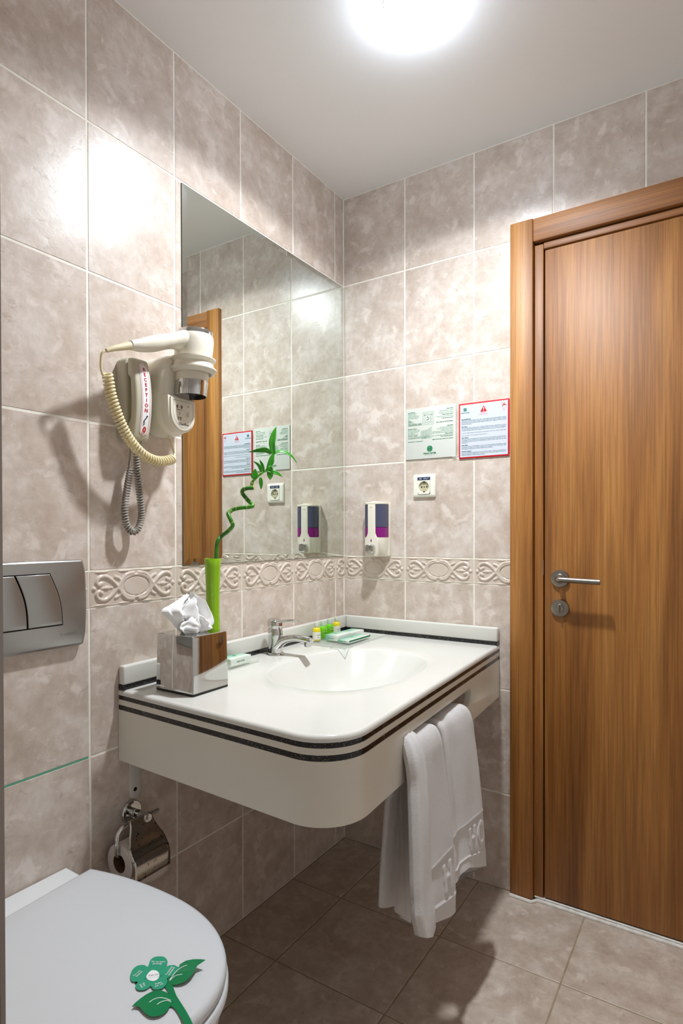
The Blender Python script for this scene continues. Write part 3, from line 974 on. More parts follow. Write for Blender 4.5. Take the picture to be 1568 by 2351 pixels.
for s, c, a in (('F\u00fcr sie extra\ngereinigt', (.4290, -1.2228), A0), ('For you\ncleaned', (.4215, -1.2560), A0 + 1.1), ('Tuvaletiniz\ntemizlendi', (.4590, -1.2256), A0 + 1.35),
                ('Pulito\nper voi', (.4655, -1.2525), A0 + .5), ('Para\nusted', (.4478, -1.2665), A0 - .9)):
    ft.join(card_text(s, c, a, .0042))
part('lettering', ft, 'white', fw, 0)['kind'] = 'stuff'
part('lettering', card_text('Sizin i\u00e7in\n\u2014\u2014\u2014\u2014\u2014\u2014', (.4460, -1.2455), A0 + .25, .0045), 'blackprint', fw, 0)

# ------------------------------------------------------------------ toilet paper holder and roll
ph = thing('toilet_paper_holder', 'chrome toilet paper holder with worn hanging flap, under the counter', 'paper holder', (0, -.945, .47))
part('rose', lathe([(0, .0005), (.0265, .0005), (.0265, .006), (.0245, .009), (.012, .0095), (0, .0095)], 36, frame((0, -.944, .471), (1, 0, 0))), 'chrome', ph)
part('post', lathe([(.0095, .009), (.0095, .022), (.0088, .0235), (.0100, .025), (.0100, .064), (.0092, .066), (0, .066)], 28, frame((0, -.944, .471), (1, 0, 0))), 'chrome', ph)
bar = [Vector((.056, -.908, .474))] + catmull([(.056, -.93, .474), (.056, -.985, .474), (.056, -1.008, .472), (.056, -1.019, .462), (.056, -1.021, .448), (.054, -1.021, .425), (.053, -1.017, .414), (.053, -1.006, .410), (.053, -.99, .409)], 6) + [Vector((.053, -.925, .409))]
part('arm', tube(bar, .0048, 12), 'chrome', ph)
fprof = [(p.x, p.y) for p in catmull([(.0515, .478, 0), (.056, .4805, 0), (.0615, .476, 0), (.070, .452, 0), (.084, .425, 0), (.098, .404, 0), (.1015, .385, 0), (.1015, .362, 0)], 4)]
def flap_half(t):
    # narrow tab at the bar, concave shoulders, full width below
    if t < .28: return .030 - .003 * math.sin(t / .28 * PI)
    if t < .55: return .030 + .020 * ((t - .28) / .27) ** 1.6
    return .050
def flap(u, v):
    k = v * (len(fprof) - 1); i = min(int(k), len(fprof) - 2); w = k - i
    x = fprof[i][0] + (fprof[i + 1][0] - fprof[i][0]) * w; z = fprof[i][1] + (fprof[i + 1][1] - fprof[i][1]) * w
    return (x, -.962 + (u - .5) * 2 * flap_half(v), z)
fg = grid(flap, 12, 28)
fo = part('flap', fg, 'wornchrome', ph, 60)
sm = fo.modifiers.new('thickness', 'SOLIDIFY'); sm.thickness = .0011
roll = thing('toilet_roll', 'part-used white toilet roll hanging in the chrome holder', 'toilet roll', (.053, -.965, .395))
RX, RZ = .053, .3945
def ry(y0, y1, ro, ri):
    return lathe([(ri, y0), (ro - .001, y0), (ro, y0 + .001), (ro, y1 - .001), (ro - .001, y1), (ri, y1)], 40, lambda x, y, z: (RX + x, z, RZ + y))
part('paper', ry(-1.014, -.914, .0415, .0205), 'roll', roll)
part('core', lathe([(.0205, -1.0135), (.0192, -1.0135), (.0192, -.9145), (.0205, -.9145)], 32, lambda x, y, z: (RX + x, z, RZ + y)), 'core', roll)
sh = grid(lambda u, v: (RX + .0420 - .004 * v * v, -1.0 + u * .080 + .012 * v, RZ + .004 - v * (.050 + .012 * math.sin(u * 2.6))), 6, 8)
so = part('loose_sheet', sh, 'roll', roll, 60); so.modifiers.new('thickness', 'SOLIDIFY').thickness = .0006

# ------------------------------------------------------------------ hair dryer, its holder and cords
HC = (.088, -.8225)                                  # axis of the hanging dryer
hold = thing('hair_dryer_holder', 'ivory wall holder for the hair dryer with shaver socket panel', 'hair dryer holder', (0, -.855, 1.36))
def blend_outline(y0, y1, z0, z1, rad): return rrect(y0, y1, z0, z1, rad, 8)
body = prism(blend_outline(-.900, -.806, 1.364, 1.556, .042), .0005, .068, .020, 6)
part('body', body.map(LW), 'ivory', hold, 60)
# swelling front that carries the socket panel
def pan(y0, y1, zt_, zb):
    cy, hw = (y0 + y1) / 2, (y1 - y0) / 2; pts = [(y1, zt_), (y0, zt_)]
    for k in range(19):
        a = PI + PI * k / 18; pts.append((cy + hw * math.cos(a), zb + .043 + .043 * math.sin(a)))
    return ccw(pts)
part('front', prism(pan(-.896, -.810, 1.4535, 1.368), .04, .0835, .006, 4).map(LW), 'ivory', hold, 50)
pn = part('socket_panel', prism(pan(-.891, -.815, 1.449, 1.373), .083, .0866, .0012, 2).map(LW), 'ivory', hold, 40)
inn = pan(-.8845, -.8215, 1.4425, 1.3795)
gl = G()
for i in range(len(inn)):
    a, b = inn[i], inn[(i + 1) % len(inn)]
    gl.join(tube([LW(a[0], a[1], .0866), LW(b[0], b[1], .0866)], .00035, 4))
part('panel_line', gl, 'greyprint', pn, 0)
pz = .0867
def onp(g, y, z, m, name): return part(name, g.map(lambda r, u, o: LW(y + r, z + u, pz + o)), m, pn, 0)
hl = [(.0035 * math.cos(PI / 2 + PI * k / 10), .0042 * math.sin(PI / 2 + PI * k / 10)) for k in range(11)]
onp(prism(hl, 0, .0003), -.8705, 1.4285, 'blackplastic', 'socket_slot')
onp(prism([(-a, b) for a, b in hl], 0, .0003), -.8595, 1.4285, 'blackplastic', 'socket_slot')
for yy in (-.8695, -.8610): onp(prism([(-.0008, -.004), (.0008, -.004), (.0008, .004), (-.0008, .004)], 0, .0003), yy, 1.4010, 'blackplastic', 'socket_slot')
onp(prism(circle(0, 0, .0014, 12), 0, .0003), -.8375, 1.4330, 'blackplastic', 'indicator_hole')
onp(prism(rrect(-.003, .003, -.006, .006, .0015, 3), 0, .0035, .001), -.8375, 1.4120, 'ivory', 'switch')
tx = G()
tx.join(text('110\nV~', .0036, 'CENTER').map(lambda r, u, o: LW(r - .8650, u + 1.4297, pz + .0003)))
tx.join(text('SHAVERS ONLY', .0027, 'CENTER', .012).map(lambda r, u, o: LW(r - .8650, u + 1.4205, pz + .0003)))
tx.join(text('240\nV~', .0036, 'CENTER').map(lambda r, u, o: LW(r - .8650, u + 1.4015, pz + .0003)))
tx.join(text('Yiberflow', .0085, 'CENTER', .008, .28).map(lambda r, u, o: LW(r - .8530, u + 1.3855, pz + .0003)))
tx.join(tube([LW(-.8665, 1.4165, pz + .0002), LW(-.8635, 1.4165, pz + .0002)], .0003, 4)); tx.join(tube([LW(-.865, 1.4130, pz + .0002), LW(-.8635, 1.4150, pz + .0002)], .0003, 4))
tx.join(lathe([(.0016, 0), (.0020, 0)], 14, frame(LW(-.8652, 1.4115, pz + .0003), (1, 0, 0))))
part('lettering', tx, 'blackprint', pn, 0)['kind'] = 'stuff'
# cradle ring with two flared collars
cr = [(.0465, 1.514), (.0500, 1.515), (.0545, 1.5215), (.0562, 1.5225), (.0562, 1.5255), (.0500, 1.5275), (.0480, 1.540), (.0530, 1.5465), (.0545, 1.5475), (.0545, 1.5500), (.0470, 1.5500), (.0455, 1.530), (.0440, 1.514)]
part('cradle', lathe(cr + [cr[0]], 48, lambda x, y, z: (HC[0] + x, HC[1] + y, z)), 'ivory', hold)
part('cradle_neck', bev(box(.045, .080, -.862, -.806, 1.500, 1.548), .010, 3), 'ivory', hold)
part('cable_grommet', lathe([(.0045, 0), (.0045, .006), (.003, .009), (0, .009)], 16, lambda x, y, z: (.045 + x, -.858 + y, 1.3655 - z)), 'ivory', hold)

dry = thing('hair_dryer', 'ivory hair dryer with chrome nozzle hanging in its wall holder', 'hair dryer', (HC[0], HC[1], 1.55))
ax = lambda x, y, z: (HC[0] + x, HC[1] + y + .10 * (z - 1.55), z)
part('barrel', lathe([(.0440, 1.549), (.0450, 1.556), (.0462, 1.575), (.0464, 1.592), (.0450, 1.604), (.0425, 1.6085), (.0415, 1.6085)], 48, ax), 'ivory', dry)
gr_ = part('intake_ring', lathe([(.0425, 1.604), (.0428, 1.6175), (.0415, 1.6195), (.0395, 1.6195), (.0380, 1.616), (.0370, 1.608)], 48, ax), 'chrome', dry)
part('intake_grille', lathe([(.0375, 1.611), (.02, 1.612), (0, 1.612)], 32, ax), 'blackplastic', gr_)
part('nozzle', lathe([(.0400, 1.540), (.0400, 1.512), (.0392, 1.4915)], 40, ax), 'ivory', dry)
nz = part('nozzle_ring', lathe([(.0395, 1.4945), (.0398, 1.493), (.0385, 1.460), (.0380, 1.4585), (.0368, 1.4585), (.0375, 1.491)], 48, ax), 'chrome', dry)
part('nozzle_mouth', lathe([(.0375, 1.470), (0, 1.470)], 32, ax), 'blackplastic', nz)
hp = catmull([(.088, -.835, 1.590), (.088, -.870, 1.583), (.089, -.905, 1.572), (.090, -.945, 1.556), (.090, -.980, 1.543), (.090, -1.006, 1.5365)], 8)
hprof = [.030, .0285, .0255, .0215, .019, .0185, .0185, .0190, .0188, .0175, .0158, .0140, .0122, .0108]
def hr_(t):
    k = t * (len(hprof) - 1); i = min(int(k), len(hprof) - 2); return hprof[i] + (hprof[i + 1] - hprof[i]) * (k - i)
part('handle', tube(hp, hr_, 22, True, .86), 'ivory', dry, 60)
part('strain_relief', tube(catmull([(.090, -1.004, 1.5368), (.090, -1.028, 1.527), (.090, -1.050, 1.518), (.089, -1.066, 1.5095)], 5), lambda t: .0092 - .0048 * t, 14), 'strain', dry)
st = catmull([(.089, -1.064, 1.511), (.087, -1.074, 1.503), (.083, -1.0745, 1.488), (.080, -1.072, 1.470), (.078, -1.066, 1.460)], 6)
coil = catmull([(.076, -1.055, 1.466), (.074, -1.050, 1.452), (.072, -1.043, 1.425), (.072, -1.032, 1.395), (.072, -1.017, 1.364), (.071, -.996, 1.335), (.070, -.968, 1.311), (.068, -.940, 1.299), (.066, -.910, 1.2955), (.064, -.880, 1.3005), (.062, -.866, 1.306)], 10)
hx = helix(coil, .0098, .0076, 16)
en = catmull([(.062, -.864, 1.309), (.056, -.855, 1.318), (.050, -.855, 1.338), (.046, -.858, 1.358)], 6)
part('coiled_cord', tube([v for v in st] + hx + en, .0026, 7), 'cordy', dry, 60)

# ------------------------------------------------------------------ wall telephone
tb = thing('wall_telephone', 'grey-beige wall telephone base with hanging grey coiled cord', 'telephone', (0, -.945, 1.33))
part('base', prism(rrect(-.976, -.912, 1.338, 1.533, .020, 6), .0005, .034, .008, 4).map(LW), 'phone', tb, 60)
part('cradle_rest', prism(rrect(-.966, -.924, 1.500, 1.529, .010, 5), .03, .046, .006, 3).map(LW), 'phone', tb, 60)
part('cradle_rest', prism(rrect(-.966, -.924, 1.340, 1.368, .010, 5), .03, .046, .006, 3).map(LW), 'phone', tb, 60)
gw = catmull([(.016, -.951, 1.339), (.016, -.950, 1.325), (.018, -.954, 1.300), (.022, -.960, 1.284), (.026, -.962, 1.278)], 6)
gc = catmull([(.026, -.958, 1.276), (.027, -.963, 1.255), (.028, -.972, 1.215), (.029, -.977, 1.175), (.030, -.972, 1.145), (.030, -.956, 1.130), (.030, -.939, 1.141), (.031, -.932, 1.172), (.032, -.937, 1.215), (.034, -.944, 1.255), (.036, -.949, 1.290), (.038, -.950, 1.309)], 8)
ge = catmull([(.040, -.949, 1.312), (.044, -.946, 1.322), (.050, -.946, 1.338)], 6)
part('coiled_cord', tube(gw + helix(gc, .0066, .0062, 14) + ge, .0021, 7), 'cordg', tb, 60)

hs = thing('telephone_handset', 'grey-beige telephone handset with white RECEPTION sticker', 'telephone handset', (.05, -.952, 1.34))
HZ0, HZ1 = 1.338, 1.527
def harc(z):
    t = (z - HZ0) / (HZ1 - HZ0); return .052 + .017 * math.sin(PI * max(0, min(1, t))) ** .8
prof = [(harc(HZ0 + (HZ1 - HZ0) * k / 16), HZ0 + (HZ1 - HZ0) * k / 16) for k in range(17)]
inner_p = [(.037, 1.527), (.037, 1.488), (.047, 1.478), (.049, 1.433), (.047, 1.388), (.037, 1.378), (.037, 1.338)]
pr = ccw([(a, b) for a, b in prof] + inner_p)
hg = G(); n = len(pr)
hg.v = [(x, -.976, z) for x, z in pr] + [(x, -.928, z) for x, z in pr]
hg.f = [tuple(range(n)), tuple(range(2 * n - 1, n - 1, -1))] + [(i, n + i, n + (i + 1) % n, (i + 1) % n) for i in range(n)]
part('body', bev(hg, .0075, 4, 40), 'phone', hs, 50)
def onarc(dx): return lambda r, u, o: (harc(u) + dx + o, -.9475 + r, u)
def stadium(hw, z0, z1, n=10):
    p = [(hw * math.cos(PI * k / n), z1 - hw + hw * math.sin(PI * k / n)) for k in range(n + 1)]
    for k in range(1, 14): p.append((-hw, z1 - hw - (z1 - z0 - 2 * hw) * k / 14))
    p += [(hw * math.cos(PI + PI * k / n), z0 + hw + hw * math.sin(PI + PI * k / n)) for k in range(n + 1)]
    for k in range(1, 14): p.append((hw, z0 + hw + (z1 - z0 - 2 * hw) * k / 14))
    return p
def strip_fill(hw, z0, z1, dx):
    """Sticker that bends with the handset."""
    g = G(); N = 40
    for k in range(N + 1):
        z = z0 + (z1 - z0) * k / N
        d = min(z - z0, z1 - z); w = hw if d > hw else math.sqrt(max(0, hw * hw - (hw - d) ** 2))
        w = max(w, .0003)
        g.v += [(harc(z) + dx, -.9475 - w, z), (harc(z) + dx, -.9475 + w, z)]
    for k in range(N): g.f.append((2 * k, 2 * k + 1, 2 * k + 3, 2 * k + 2))
    return g
stk = part('sticker', strip_fill(.0125, 1.3505, 1.5165, .0008), 'white', hs, 60)
bl = stadium(.0100, 1.3540, 1.5130)
part('sticker_border', tube([(harc(u) + .0009, -.9475 + r, u) for r, u in bl + [bl[0]]], .00045, 4, False), 'red', stk, 0)
lt = G()
for k, ch in enumerate('RECEPTION'):
    zz = 1.4975 - k * .01175
    lt.join(text(ch, .0115, 'CENTER', .022).map(lambda r, u, o, zz=zz: (harc(zz + u) + .0016, -.9475 + r, zz + u)))
lt0 = text('0', .0185, 'CENTER', .03).map(lambda r, u, o: (harc(1.3575 + u) + .0016, -.9475 + r, 1.3575 + u))
part('lettering', lt, 'red', stk, 0)
part('lettering', lt0, 'red', stk, 0)
hi = catmull([(-.004, 1.3790, 0), (-.0035, 1.384, 0), (.001, 1.390, 0), (.004, 1.3955, 0)], 5)
ic = tube([(harc(p.y) + .0012, -.9475 + p.x, p.y) for p in hi], lambda t: .0011 + .0012 * abs(2 * t - 1) ** 3, 6, True, .5)
cd = catmull([(-.0035, 1.3785, 0), (-.001, 1.3765, 0), (-.004, 1.3745, 0), (-.0055, 1.3715, 0)], 5)
ic.join(tube([(harc(p.y) + .0012, -.9475 + p.x, p.y) for p in cd], .0004, 5))
part('telephone_symbol', ic, 'blackprint', stk, 0)

# ------------------------------------------------------------------ soap dispenser
SX, SW, SD = .1525, .0415, .054
sd = thing('soap_dispenser', 'wall soap dispenser with smoky window and purple liquid soap', 'soap dispenser', (SX, 0, 1.045))
part('backplate', prism(rrect(SX - SW - .001, SX + SW + .002, 1.0455, 1.2340, .004, 4), .0005, .014, .003, 3).map(BW), 'ivory', sd)
def dplan(w, d, n=18, back=.014):
    """Half-round plan: (offset from centre, distance from wall)."""
    pts = [(w, back)]
    for k in range(n + 1):
        a = PI * k / n; c, s = math.cos(a), math.sin(a); e = 2 / 3.2
        pts.append((w * math.copysign(abs(c) ** e, c), back + .008 + (d - back - .008) * abs(s) ** e))
    pts.append((-w, back)); return pts
def dsolid(w, d, z0, z1, back=.014, b=.0015):
    P_ = ccw(dplan(w, d, 18, back)); rr = [[(x, y, z0) for x, y in offset(P_, b)], [(x, y, z0 + b) for x, y in P_], [(x, y, z1 - b) for x, y in P_], [(x, y, z1) for x, y in offset(P_, b)]]
    return rings(rr).map(lambda x, y, z: (SX + x, -y, z))
part('cap', dsolid(SW + .0005, SD + .001, 1.2270, 1.2350), 'ivory', sd)
part('crown', prism([(SX - .012, 1.234), (SX + .014, 1.234), (SX + .006, 1.2385), (SX - .004, 1.2385)], .004, .050, .002).map(BW), 'ivory', sd)
part('window', dsolid(SW, SD - .001, 1.1470, 1.2268), 'window', sd)
part('liquid', dsolid(SW, SD - .001, 1.1120, 1.1470), 'liquid', sd)
low = dplan(SW, SD, 18)
lr = []
for z, s, dd in ((1.112, 1.0, SD), (1.10, 1.0, SD), (1.075, .96, SD - .004), (1.055, .90, SD - .014), (1.0458, .86, SD - .022)):
    lr.append([(SX + x * s, -(.014 + (y - .014) * (dd - .014) / (SD - .014)), z) for x, y in ccw(low)])
part('lower_body', rings(lr), 'ivory', sd)
# upright strip down the middle that widens into the push panel
stp = [(-.0145, 1.2268), (-.0145, 1.128), (-.019, 1.116), (-.025, 1.108), (-.0265, 1.095), (-.0255, 1.060), (-.0215, 1.0460), (.0215, 1.0460), (.0255, 1.060), (.0265, 1.095), (.025, 1.108), (.019, 1.116), (.0145, 1.128), (.0145, 1.2268)]
fs = part('front_strip', prism([(SX + a - .004, b) for a, b in stp], .040, SD + .0035, .003, 3).map(BW), 'ivory', sd, 50)
part('screw', lathe([(0, .0008), (.0022, .0008), (.0028, 0)], 14, frame((SX - .004, -SD - .0034, 1.2165), (0, -1, 0))), 'socketin', fs)
dp = [(.0028 * math.sin(2 * PI * k / 20) * (1 if k in range(21) else 0) * (.25 + .75 * (0.5 + .5 * math.cos(2 * PI * k / 20 + PI)) ** .8), .0062 * math.cos(2 * PI * k / 20)) for k in range(20)]
part('drop_mark', prism([(SX - .004 + a, 1.1020 + b) for a, b in dp], SD + .0030, SD + .0040).map(BW), 'liquid', fs, 0)
part('push_button', prism(rrect(SX - .004 - .0175, SX - .004 + .0165, 1.0560, 1.0880, .010, 6), SD, SD + .020, .006, 4).map(BW), 'chrome', sd, 50)

# ------------------------------------------------------------------ wall socket
so_ = thing('wall_socket', 'white wall socket with navy 220 VOLT label tape', 'socket', (.3265, 0, 1.287))
def sock_frame(u, v):
    return None
cxs, czs = .3265, 1.2868
rsx = []
for i, o in ((0, .0005), (0, .004), (.001, .0065), (.004, .0088), (.010, .0098)):
    rsx.append([(r, u, o) for r, u in rrect(cxs - .0405 + i * .35, cxs + .0405 - i * .35, czs - .0390 + i, czs + .0390 - i, .003, 3)])
rsx.append([(r, u, .0098) for r, u in rrect(cxs - .0230, cxs + .0230, czs - .0290, czs + .0290, .001, 3)])
rsx.append([(r, u, .0070) for r, u in rrect(cxs - .0230, cxs + .0230, czs - .0290, czs + .0290, .001, 3)])
part('frame', rings(rsx, True, False).map(BW), 'socket', so_, 50)
n = 32; CI = circle(cxs, czs - .004, .0190, n)
sq = []
for k in range(n):
    a = 2 * PI * k / n; c, s = math.cos(a), math.sin(a); m_ = max(abs(c) / .0222, abs(s) / .0282)
    sq.append((cxs + c / m_, czs + s / m_))
part('insert', rings([[(r, u, .004) for r, u in sq], [(r, u, .0115) for r, u in sq], [(r, u, .0115) for r, u in CI], [(cxs + (r - cxs) * .97, czs - .004 + (u - czs + .004) * .97, .0065) for r, u in CI]], False, False).map(BW), 'socket', so_, 40)
part('well', prism([(cxs + (r - cxs) * .98, czs - .004 + (u - czs + .004) * .98) for r, u in CI], .003, .0062).map(BW), 'socketin', so_, 0)
for dx in (-.0095, .0095): part('pin_hole', prism(circle(cxs + dx, czs - .004, .0027, 14), .006, .0064).map(BW), 'blackplastic', so_, 0)
part('centre_screw', prism(circle(cxs, czs - .004, .0024, 14), .006, .0068, .0004).map(BW), 'nickel', so_, 0)
for dz in (.0165, -.0165): part('earth_clip', box(cxs - .0022, cxs + .0022, -.0110, -.0062, czs - .004 + dz - .0016, czs - .004 + dz + .0016), 'blackplastic', so_, 0)
lb_ = part('label_tape', prism(rrect(cxs - .0225, cxs + .0225, czs + .0190, czs + .0285, .0006, 2), .0097, .0124).map(BW), 'navy', so_, 0)
part('lettering', text('220  VOLT', .0072, 'CENTER', .0, 0, 0, 1.1).map(lambda r, u, o: BW(cxs + r, czs + .0212 + u, .0126)), 'white', lb_, 0)

# ------------------------------------------------------------------ wall signs
def lines(items, r, u, lead, size, align, o, wmax=.055):
    g = G(); b = G()
    for k, (s, bold) in enumerate(items):
        t = text(s, size, align, .035 if bold else .012); w_ = max([abs(v[0]) for v in t.v] + [1e-6]); q_ = min(1, wmax / w_)
        t.map(lambda x, y, z, k=k, q_=q_: BW(r + x * q_, u - k * lead + y, o))
        (b if bold else g).join(t)
    return g, b
def seg(pts, w, o):
    """Printed line through (r,u) points."""
    g = G()
    for a, b in zip(pts[:-1], pts[1:]):
        d = Vector((b[0] - a[0], b[1] - a[1]))
        if d.length < 1e-7: continue
        n_ = Vector((-d.y, d.x)).normalized() * w / 2
        g.add([BW(a[0] - n_.x, a[1] - n_.y, o), BW(b[0] - n_.x, b[1] - n_.y, o), BW(b[0] + n_.x, b[1] + n_.y, o), BW(a[0] + n_.x, a[1] + n_.y, o)], [(0, 1, 2, 3)])
    return g
def disc(cx, cz, r, o, n=32): return prism(circle(cx, cz, r, n), o - .0001, o).map(BW)
def hotel_logo(cx, cz, r, o, parent, dark, pale):
    lg = part('logo_disc', disc(cx, cz, r, o), pale, parent, 0)
    g = G()
    for s in (-1, 1):
        pts = [(cx + s * (.38 * r + .27 * r * (abs(t) ** 3)), cz + t * r * .80) for t in [k / 8 - 1 for k in range(17)]]
        g.join(seg(pts, r * .26, o + .0001))
    g.join(seg([(cx - .4 * r, cz), (cx + .4 * r, cz)], r * .2, o + .0001))
    for k in (.55, .72, .88): 
        for s in (-1, 1):
            g.join(seg([(cx + s * r * k * math.cos(a), cz + r * k * math.sin(a)) for a in [-.55 + .11 * j for j in range(11)]], r * .05, o + .0001))
            g.join(seg([(cx + r * k * .8 * math.sin(a) * .5, cz + s * r * k * math.cos(a)) for a in [-.7 + .14 * j for j in range(11)]], r * .05, o + .0001))
    part('logo_letter', g, dark, lg, 0)

s1 = thing('wall_sign', 'white acrylic notice with green towel pictures and lettering', 'sign', (.348, 0, 1.380))
X0, X1, Z0, Z1 = .2565, .4385, 1.3785, 1.5515
part('panel', prism(rrect(X0, X1, Z0, Z1, .002, 3), .0008, .0042, .0006).map(BW), 'acrylic', s1)
part('clip', bev(box(X1 - .012, X1 + .004, -.006, -.0005, Z0 - .004, Z0 + .001), .001, 1), 'clear', s1)
O = .0044
la_, lab = lines([('Say\u0131n Misafirimiz,', 1), ('Otelimizde kullan\u0131lan', 0), ('havlular\u0131n her g\u00fcn', 0), ('y\u0131kanmas\u0131 \u00e7evreye zarar', 0), ('vermektedir. L\u00fctfen karar', 0), ('verin: yerdeki havlular', 0), ('i\u00e7in', 0), ('"L\u00fctfen', 1), ('De\u011fi\u015ftirin"', 1), ('ask\u0131daki havlular', 0), ('"Tekrar Kullanaca\u011f\u0131m" demektir', 1), ('\u00c7EVREM\u0130Z\u0130 B\u0130R \u015eANS VEREL\u0130M', 1)], X0 + .008, Z1 - .0145, .0040, .0041, 'LEFT', O, .052)
rb, rbb = lines([('Dear Guest,', 1), ('Please decide for yourself', 0), ('Towels on the floor means', 0), ('"Please change them"', 1), ('Towels on the towel-rail means', 0), ('"I will use them again"', 1), ('', 0), ('FOR A HEALTHY ENVIRONMENT', 1)], X1 - .009, Z1 - .0135, .0061, .0047, 'RIGHT', O, .060)
lc, lcb = lines([('Estimados Clientes,', 1), ('Decidan por favor usted', 0), ('sobre el uso de las toallas', 0), ('Las toallas en el suelo', 0), ('hace significado', 0), ('Las toallas en el suelo:', 0), ('"Por favor c\u00e1mbielas"', 1), ('Las toallas colgadas significan:', 0), ('"Las utilizaremos de nuevo"', 1), ('', 0), ('', 0), ('GRACIAS POR SU COLABORACION', 1)], X0 + .008, Z1 - .0705, .0040, .0042, 'LEFT', O, .056)
rd, rdb = lines([('Liebe G\u00e4ste,', 1), ('Die Hand- und Badet\u00fccher', 0), ('die jeden Tag gewaschen werden', 0), ('schaden unserer Umwelt', 0), ('entscheiden Sie f\u00fcr die Umwelt und f\u00fcr sie selbst', 0), ('Hand- und Badet\u00fccher am Boden bedeuten', 0), ('"Bitte wechseln"', 1), ('Hand- und Badet\u00fccher aufgeh\u00e4ngt bedeuten', 0), ('"Werde wieder benutzen"', 1), ('', 0), ('GEBEN WIR F\u00dcR DEN UMWELT EIN CHANCE!!', 1)], X1 - .009, Z1 - .0695, .0043, .0043, 'RIGHT', O, .075)
g = G(); [g.join(q) for q in (la_, rb, lc, rd)]; part('lettering', g, 'lgreen', s1, 0)['kind'] = 'stuff'
g = G(); [g.join(q) for q in (lab, rbb, lcb, rdb)]; part('lettering', g, 'green', s1, 0)['kind'] = 'stuff'
# towel on its rail in front of tiles
px, pz_ = X0 + .083, Z1 - .0375; g = G(); hwid, hhei = .020, .0215
for k in range(8):
    t = -hwid + 2 * hwid * k / 7
    for a, b in ((hhei, hhei - .0062), (-hhei, -hhei + .0062)): g.join(seg([(px + t, pz_ + a), (px + t, pz_ + b)], .0004, O))
    t = -hhei + 2 * hhei * k / 7
    for a, b in ((hwid, hwid - .0058), (-hwid, -hwid + .0058)): g.join(seg([(px + a, pz_ + t), (px + b, pz_ + t)], .0004, O))
for d in (0, .0058):
    q = [(px - hwid + d, pz_ - hhei + d), (px + hwid - d, pz_ - hhei + d), (px + hwid - d, pz_ + hhei - d), (px - hwid + d, pz_ + hhei - d)]
    g.join(seg(q + [q[0]], .0005, O))
part('tile_picture', g, 'lgreen', s1, 0)
g = seg([(px - .0135, pz_ + .0115), (px + .0145, pz_ + .0115)], .0008, O + .0001)
for dx in (-.0135, .0145): g.join(disc(px + dx, pz_ + .0115, .0013, O + .0001, 12))
g.join(seg([(px - .010, pz_ + .0115), (px - .0105, pz_ - .013)], .0005, O + .0001)); g.join(seg([(px + .0095, pz_ + .0115), (px + .0100, pz_ - .0095), (px + .0085, pz_ - .013)], .0011, O + .0001)); g.join(seg([(px - .0105, pz_ - .013), (px + .0085, pz_ - .013)], .0005, O + .0001))
g.join(seg([(px - .0045, pz_ + .0035), (px + .0015, pz_ + .0035)], .0026, O + .0001)); g.join(seg([(px - .006, pz_ - .0055), (px - .002, pz_ - .0055), (px + .002, pz_ - .003), (px + .0045, pz_ + .001)], .0020, O + .0001))
part('towel_picture', g, 'green', s1, 0)
# towels thrown on the floor of a tiled corner
qx, qz = X0 + .0765, Z1 - .089; g = G()
for k in range(9):
    t = k / 8
    g.join(seg([(qx - .0195, qz - .0165 + .027 * t), (qx + .000, qz - .0160 + .028 * t)], .0004, O))
    g.join(seg([(qx + .000, qz - .0160 + .028 * t), (qx + .0195, qz - .0160 + .0385 * t)], .0004, O))
for k in range(11):
    t = k / 10; g.join(seg([(qx - .0195 + .0195 * t, qz - .0165), (qx - .0195 + .0195 * t, qz + .0105 + .0015 * t)], .0004, O))
for k in range(1, 9):
    t = k / 8; g.join(seg([(qx + .0195 * t, qz - .0160), (qx + .0195 * t, qz + .012 + .0105 * t)], .0004, O))
part('tile_picture', g, 'lgreen', s1, 0)
g = G()
for c, w in (((-.010, -.0135), .008), ((.003, -.0125), .0095)):
    g.join(seg([(qx + c[0] + w * math.cos(a) * .9, qz + c[1] + w * .55 * math.sin(a)) for a in [PI * k / 10 for k in range(11)]], .0008, O + .0001))
    g.join(seg([(qx + c[0] - w * .8, qz + c[1] - .002), (qx + c[0] - w * .2, qz + c[1] + .0015), (qx + c[0] + w * .7, qz + c[1] - .0015)], .0007, O + .0001))
part('towel_picture', g, 'green', s1, 0)
hotel_logo((X0 + X1) / 2 - .002, Z0 + .0325, .0105, O, s1, 'green', 'lgreen')
g = text('ORAN HOTEL', .0070, 'CENTER', .07, 0, 0, 1.08).map(lambda r, u, o: BW((X0 + X1) / 2 - .002 + r, Z0 + .0148 + u, O))
g.join(text('I S T A N B U L', .0042, 'CENTER', .0, 0, 0, 1.25).map(lambda r, u, o: BW((X0 + X1) / 2 - .002 + r, Z0 + .0098 + u, O)))
part('lettering', g, 'green', s1, 0)['kind'] = 'stuff'

s2 = thing('wall_sign', 'white notice with red border and red warning triangle', 'sign', (.532, 0, 1.370))
X0, X1, Z0, Z1 = .4490, .6150, 1.3690, 1.5475
part('border', prism(rrect(X0, X1, Z0, Z1, .001, 2), .0008, .0042, .0005).map(BW), 'red', s2)
part('panel', prism(rrect(X0 + .0045, X1 - .0045, Z0 + .0045, Z1 - .0045, .0005, 2), .0035, .0045).map(BW), 'paperblue', s2, 0)
O = .0047
tri = [(X0 + .0835 - .0110, Z1 - .0325), (X0 + .0835 + .0110, Z1 - .0325), (X0 + .0835, Z1 - .0130)]
wt = part('warning_triangle', prism(tri, O - .0001, O).map(BW), 'red', s2, 0)
g = seg([(X0 + .0835, Z1 - .0185), (X0 + .0835, Z1 - .0265)], .0026, O + .0001); g.join(disc(X0 + .0835, Z1 - .0293, .0014, O + .0001, 14)); part('exclamation_mark', g, 'white', wt, 0)
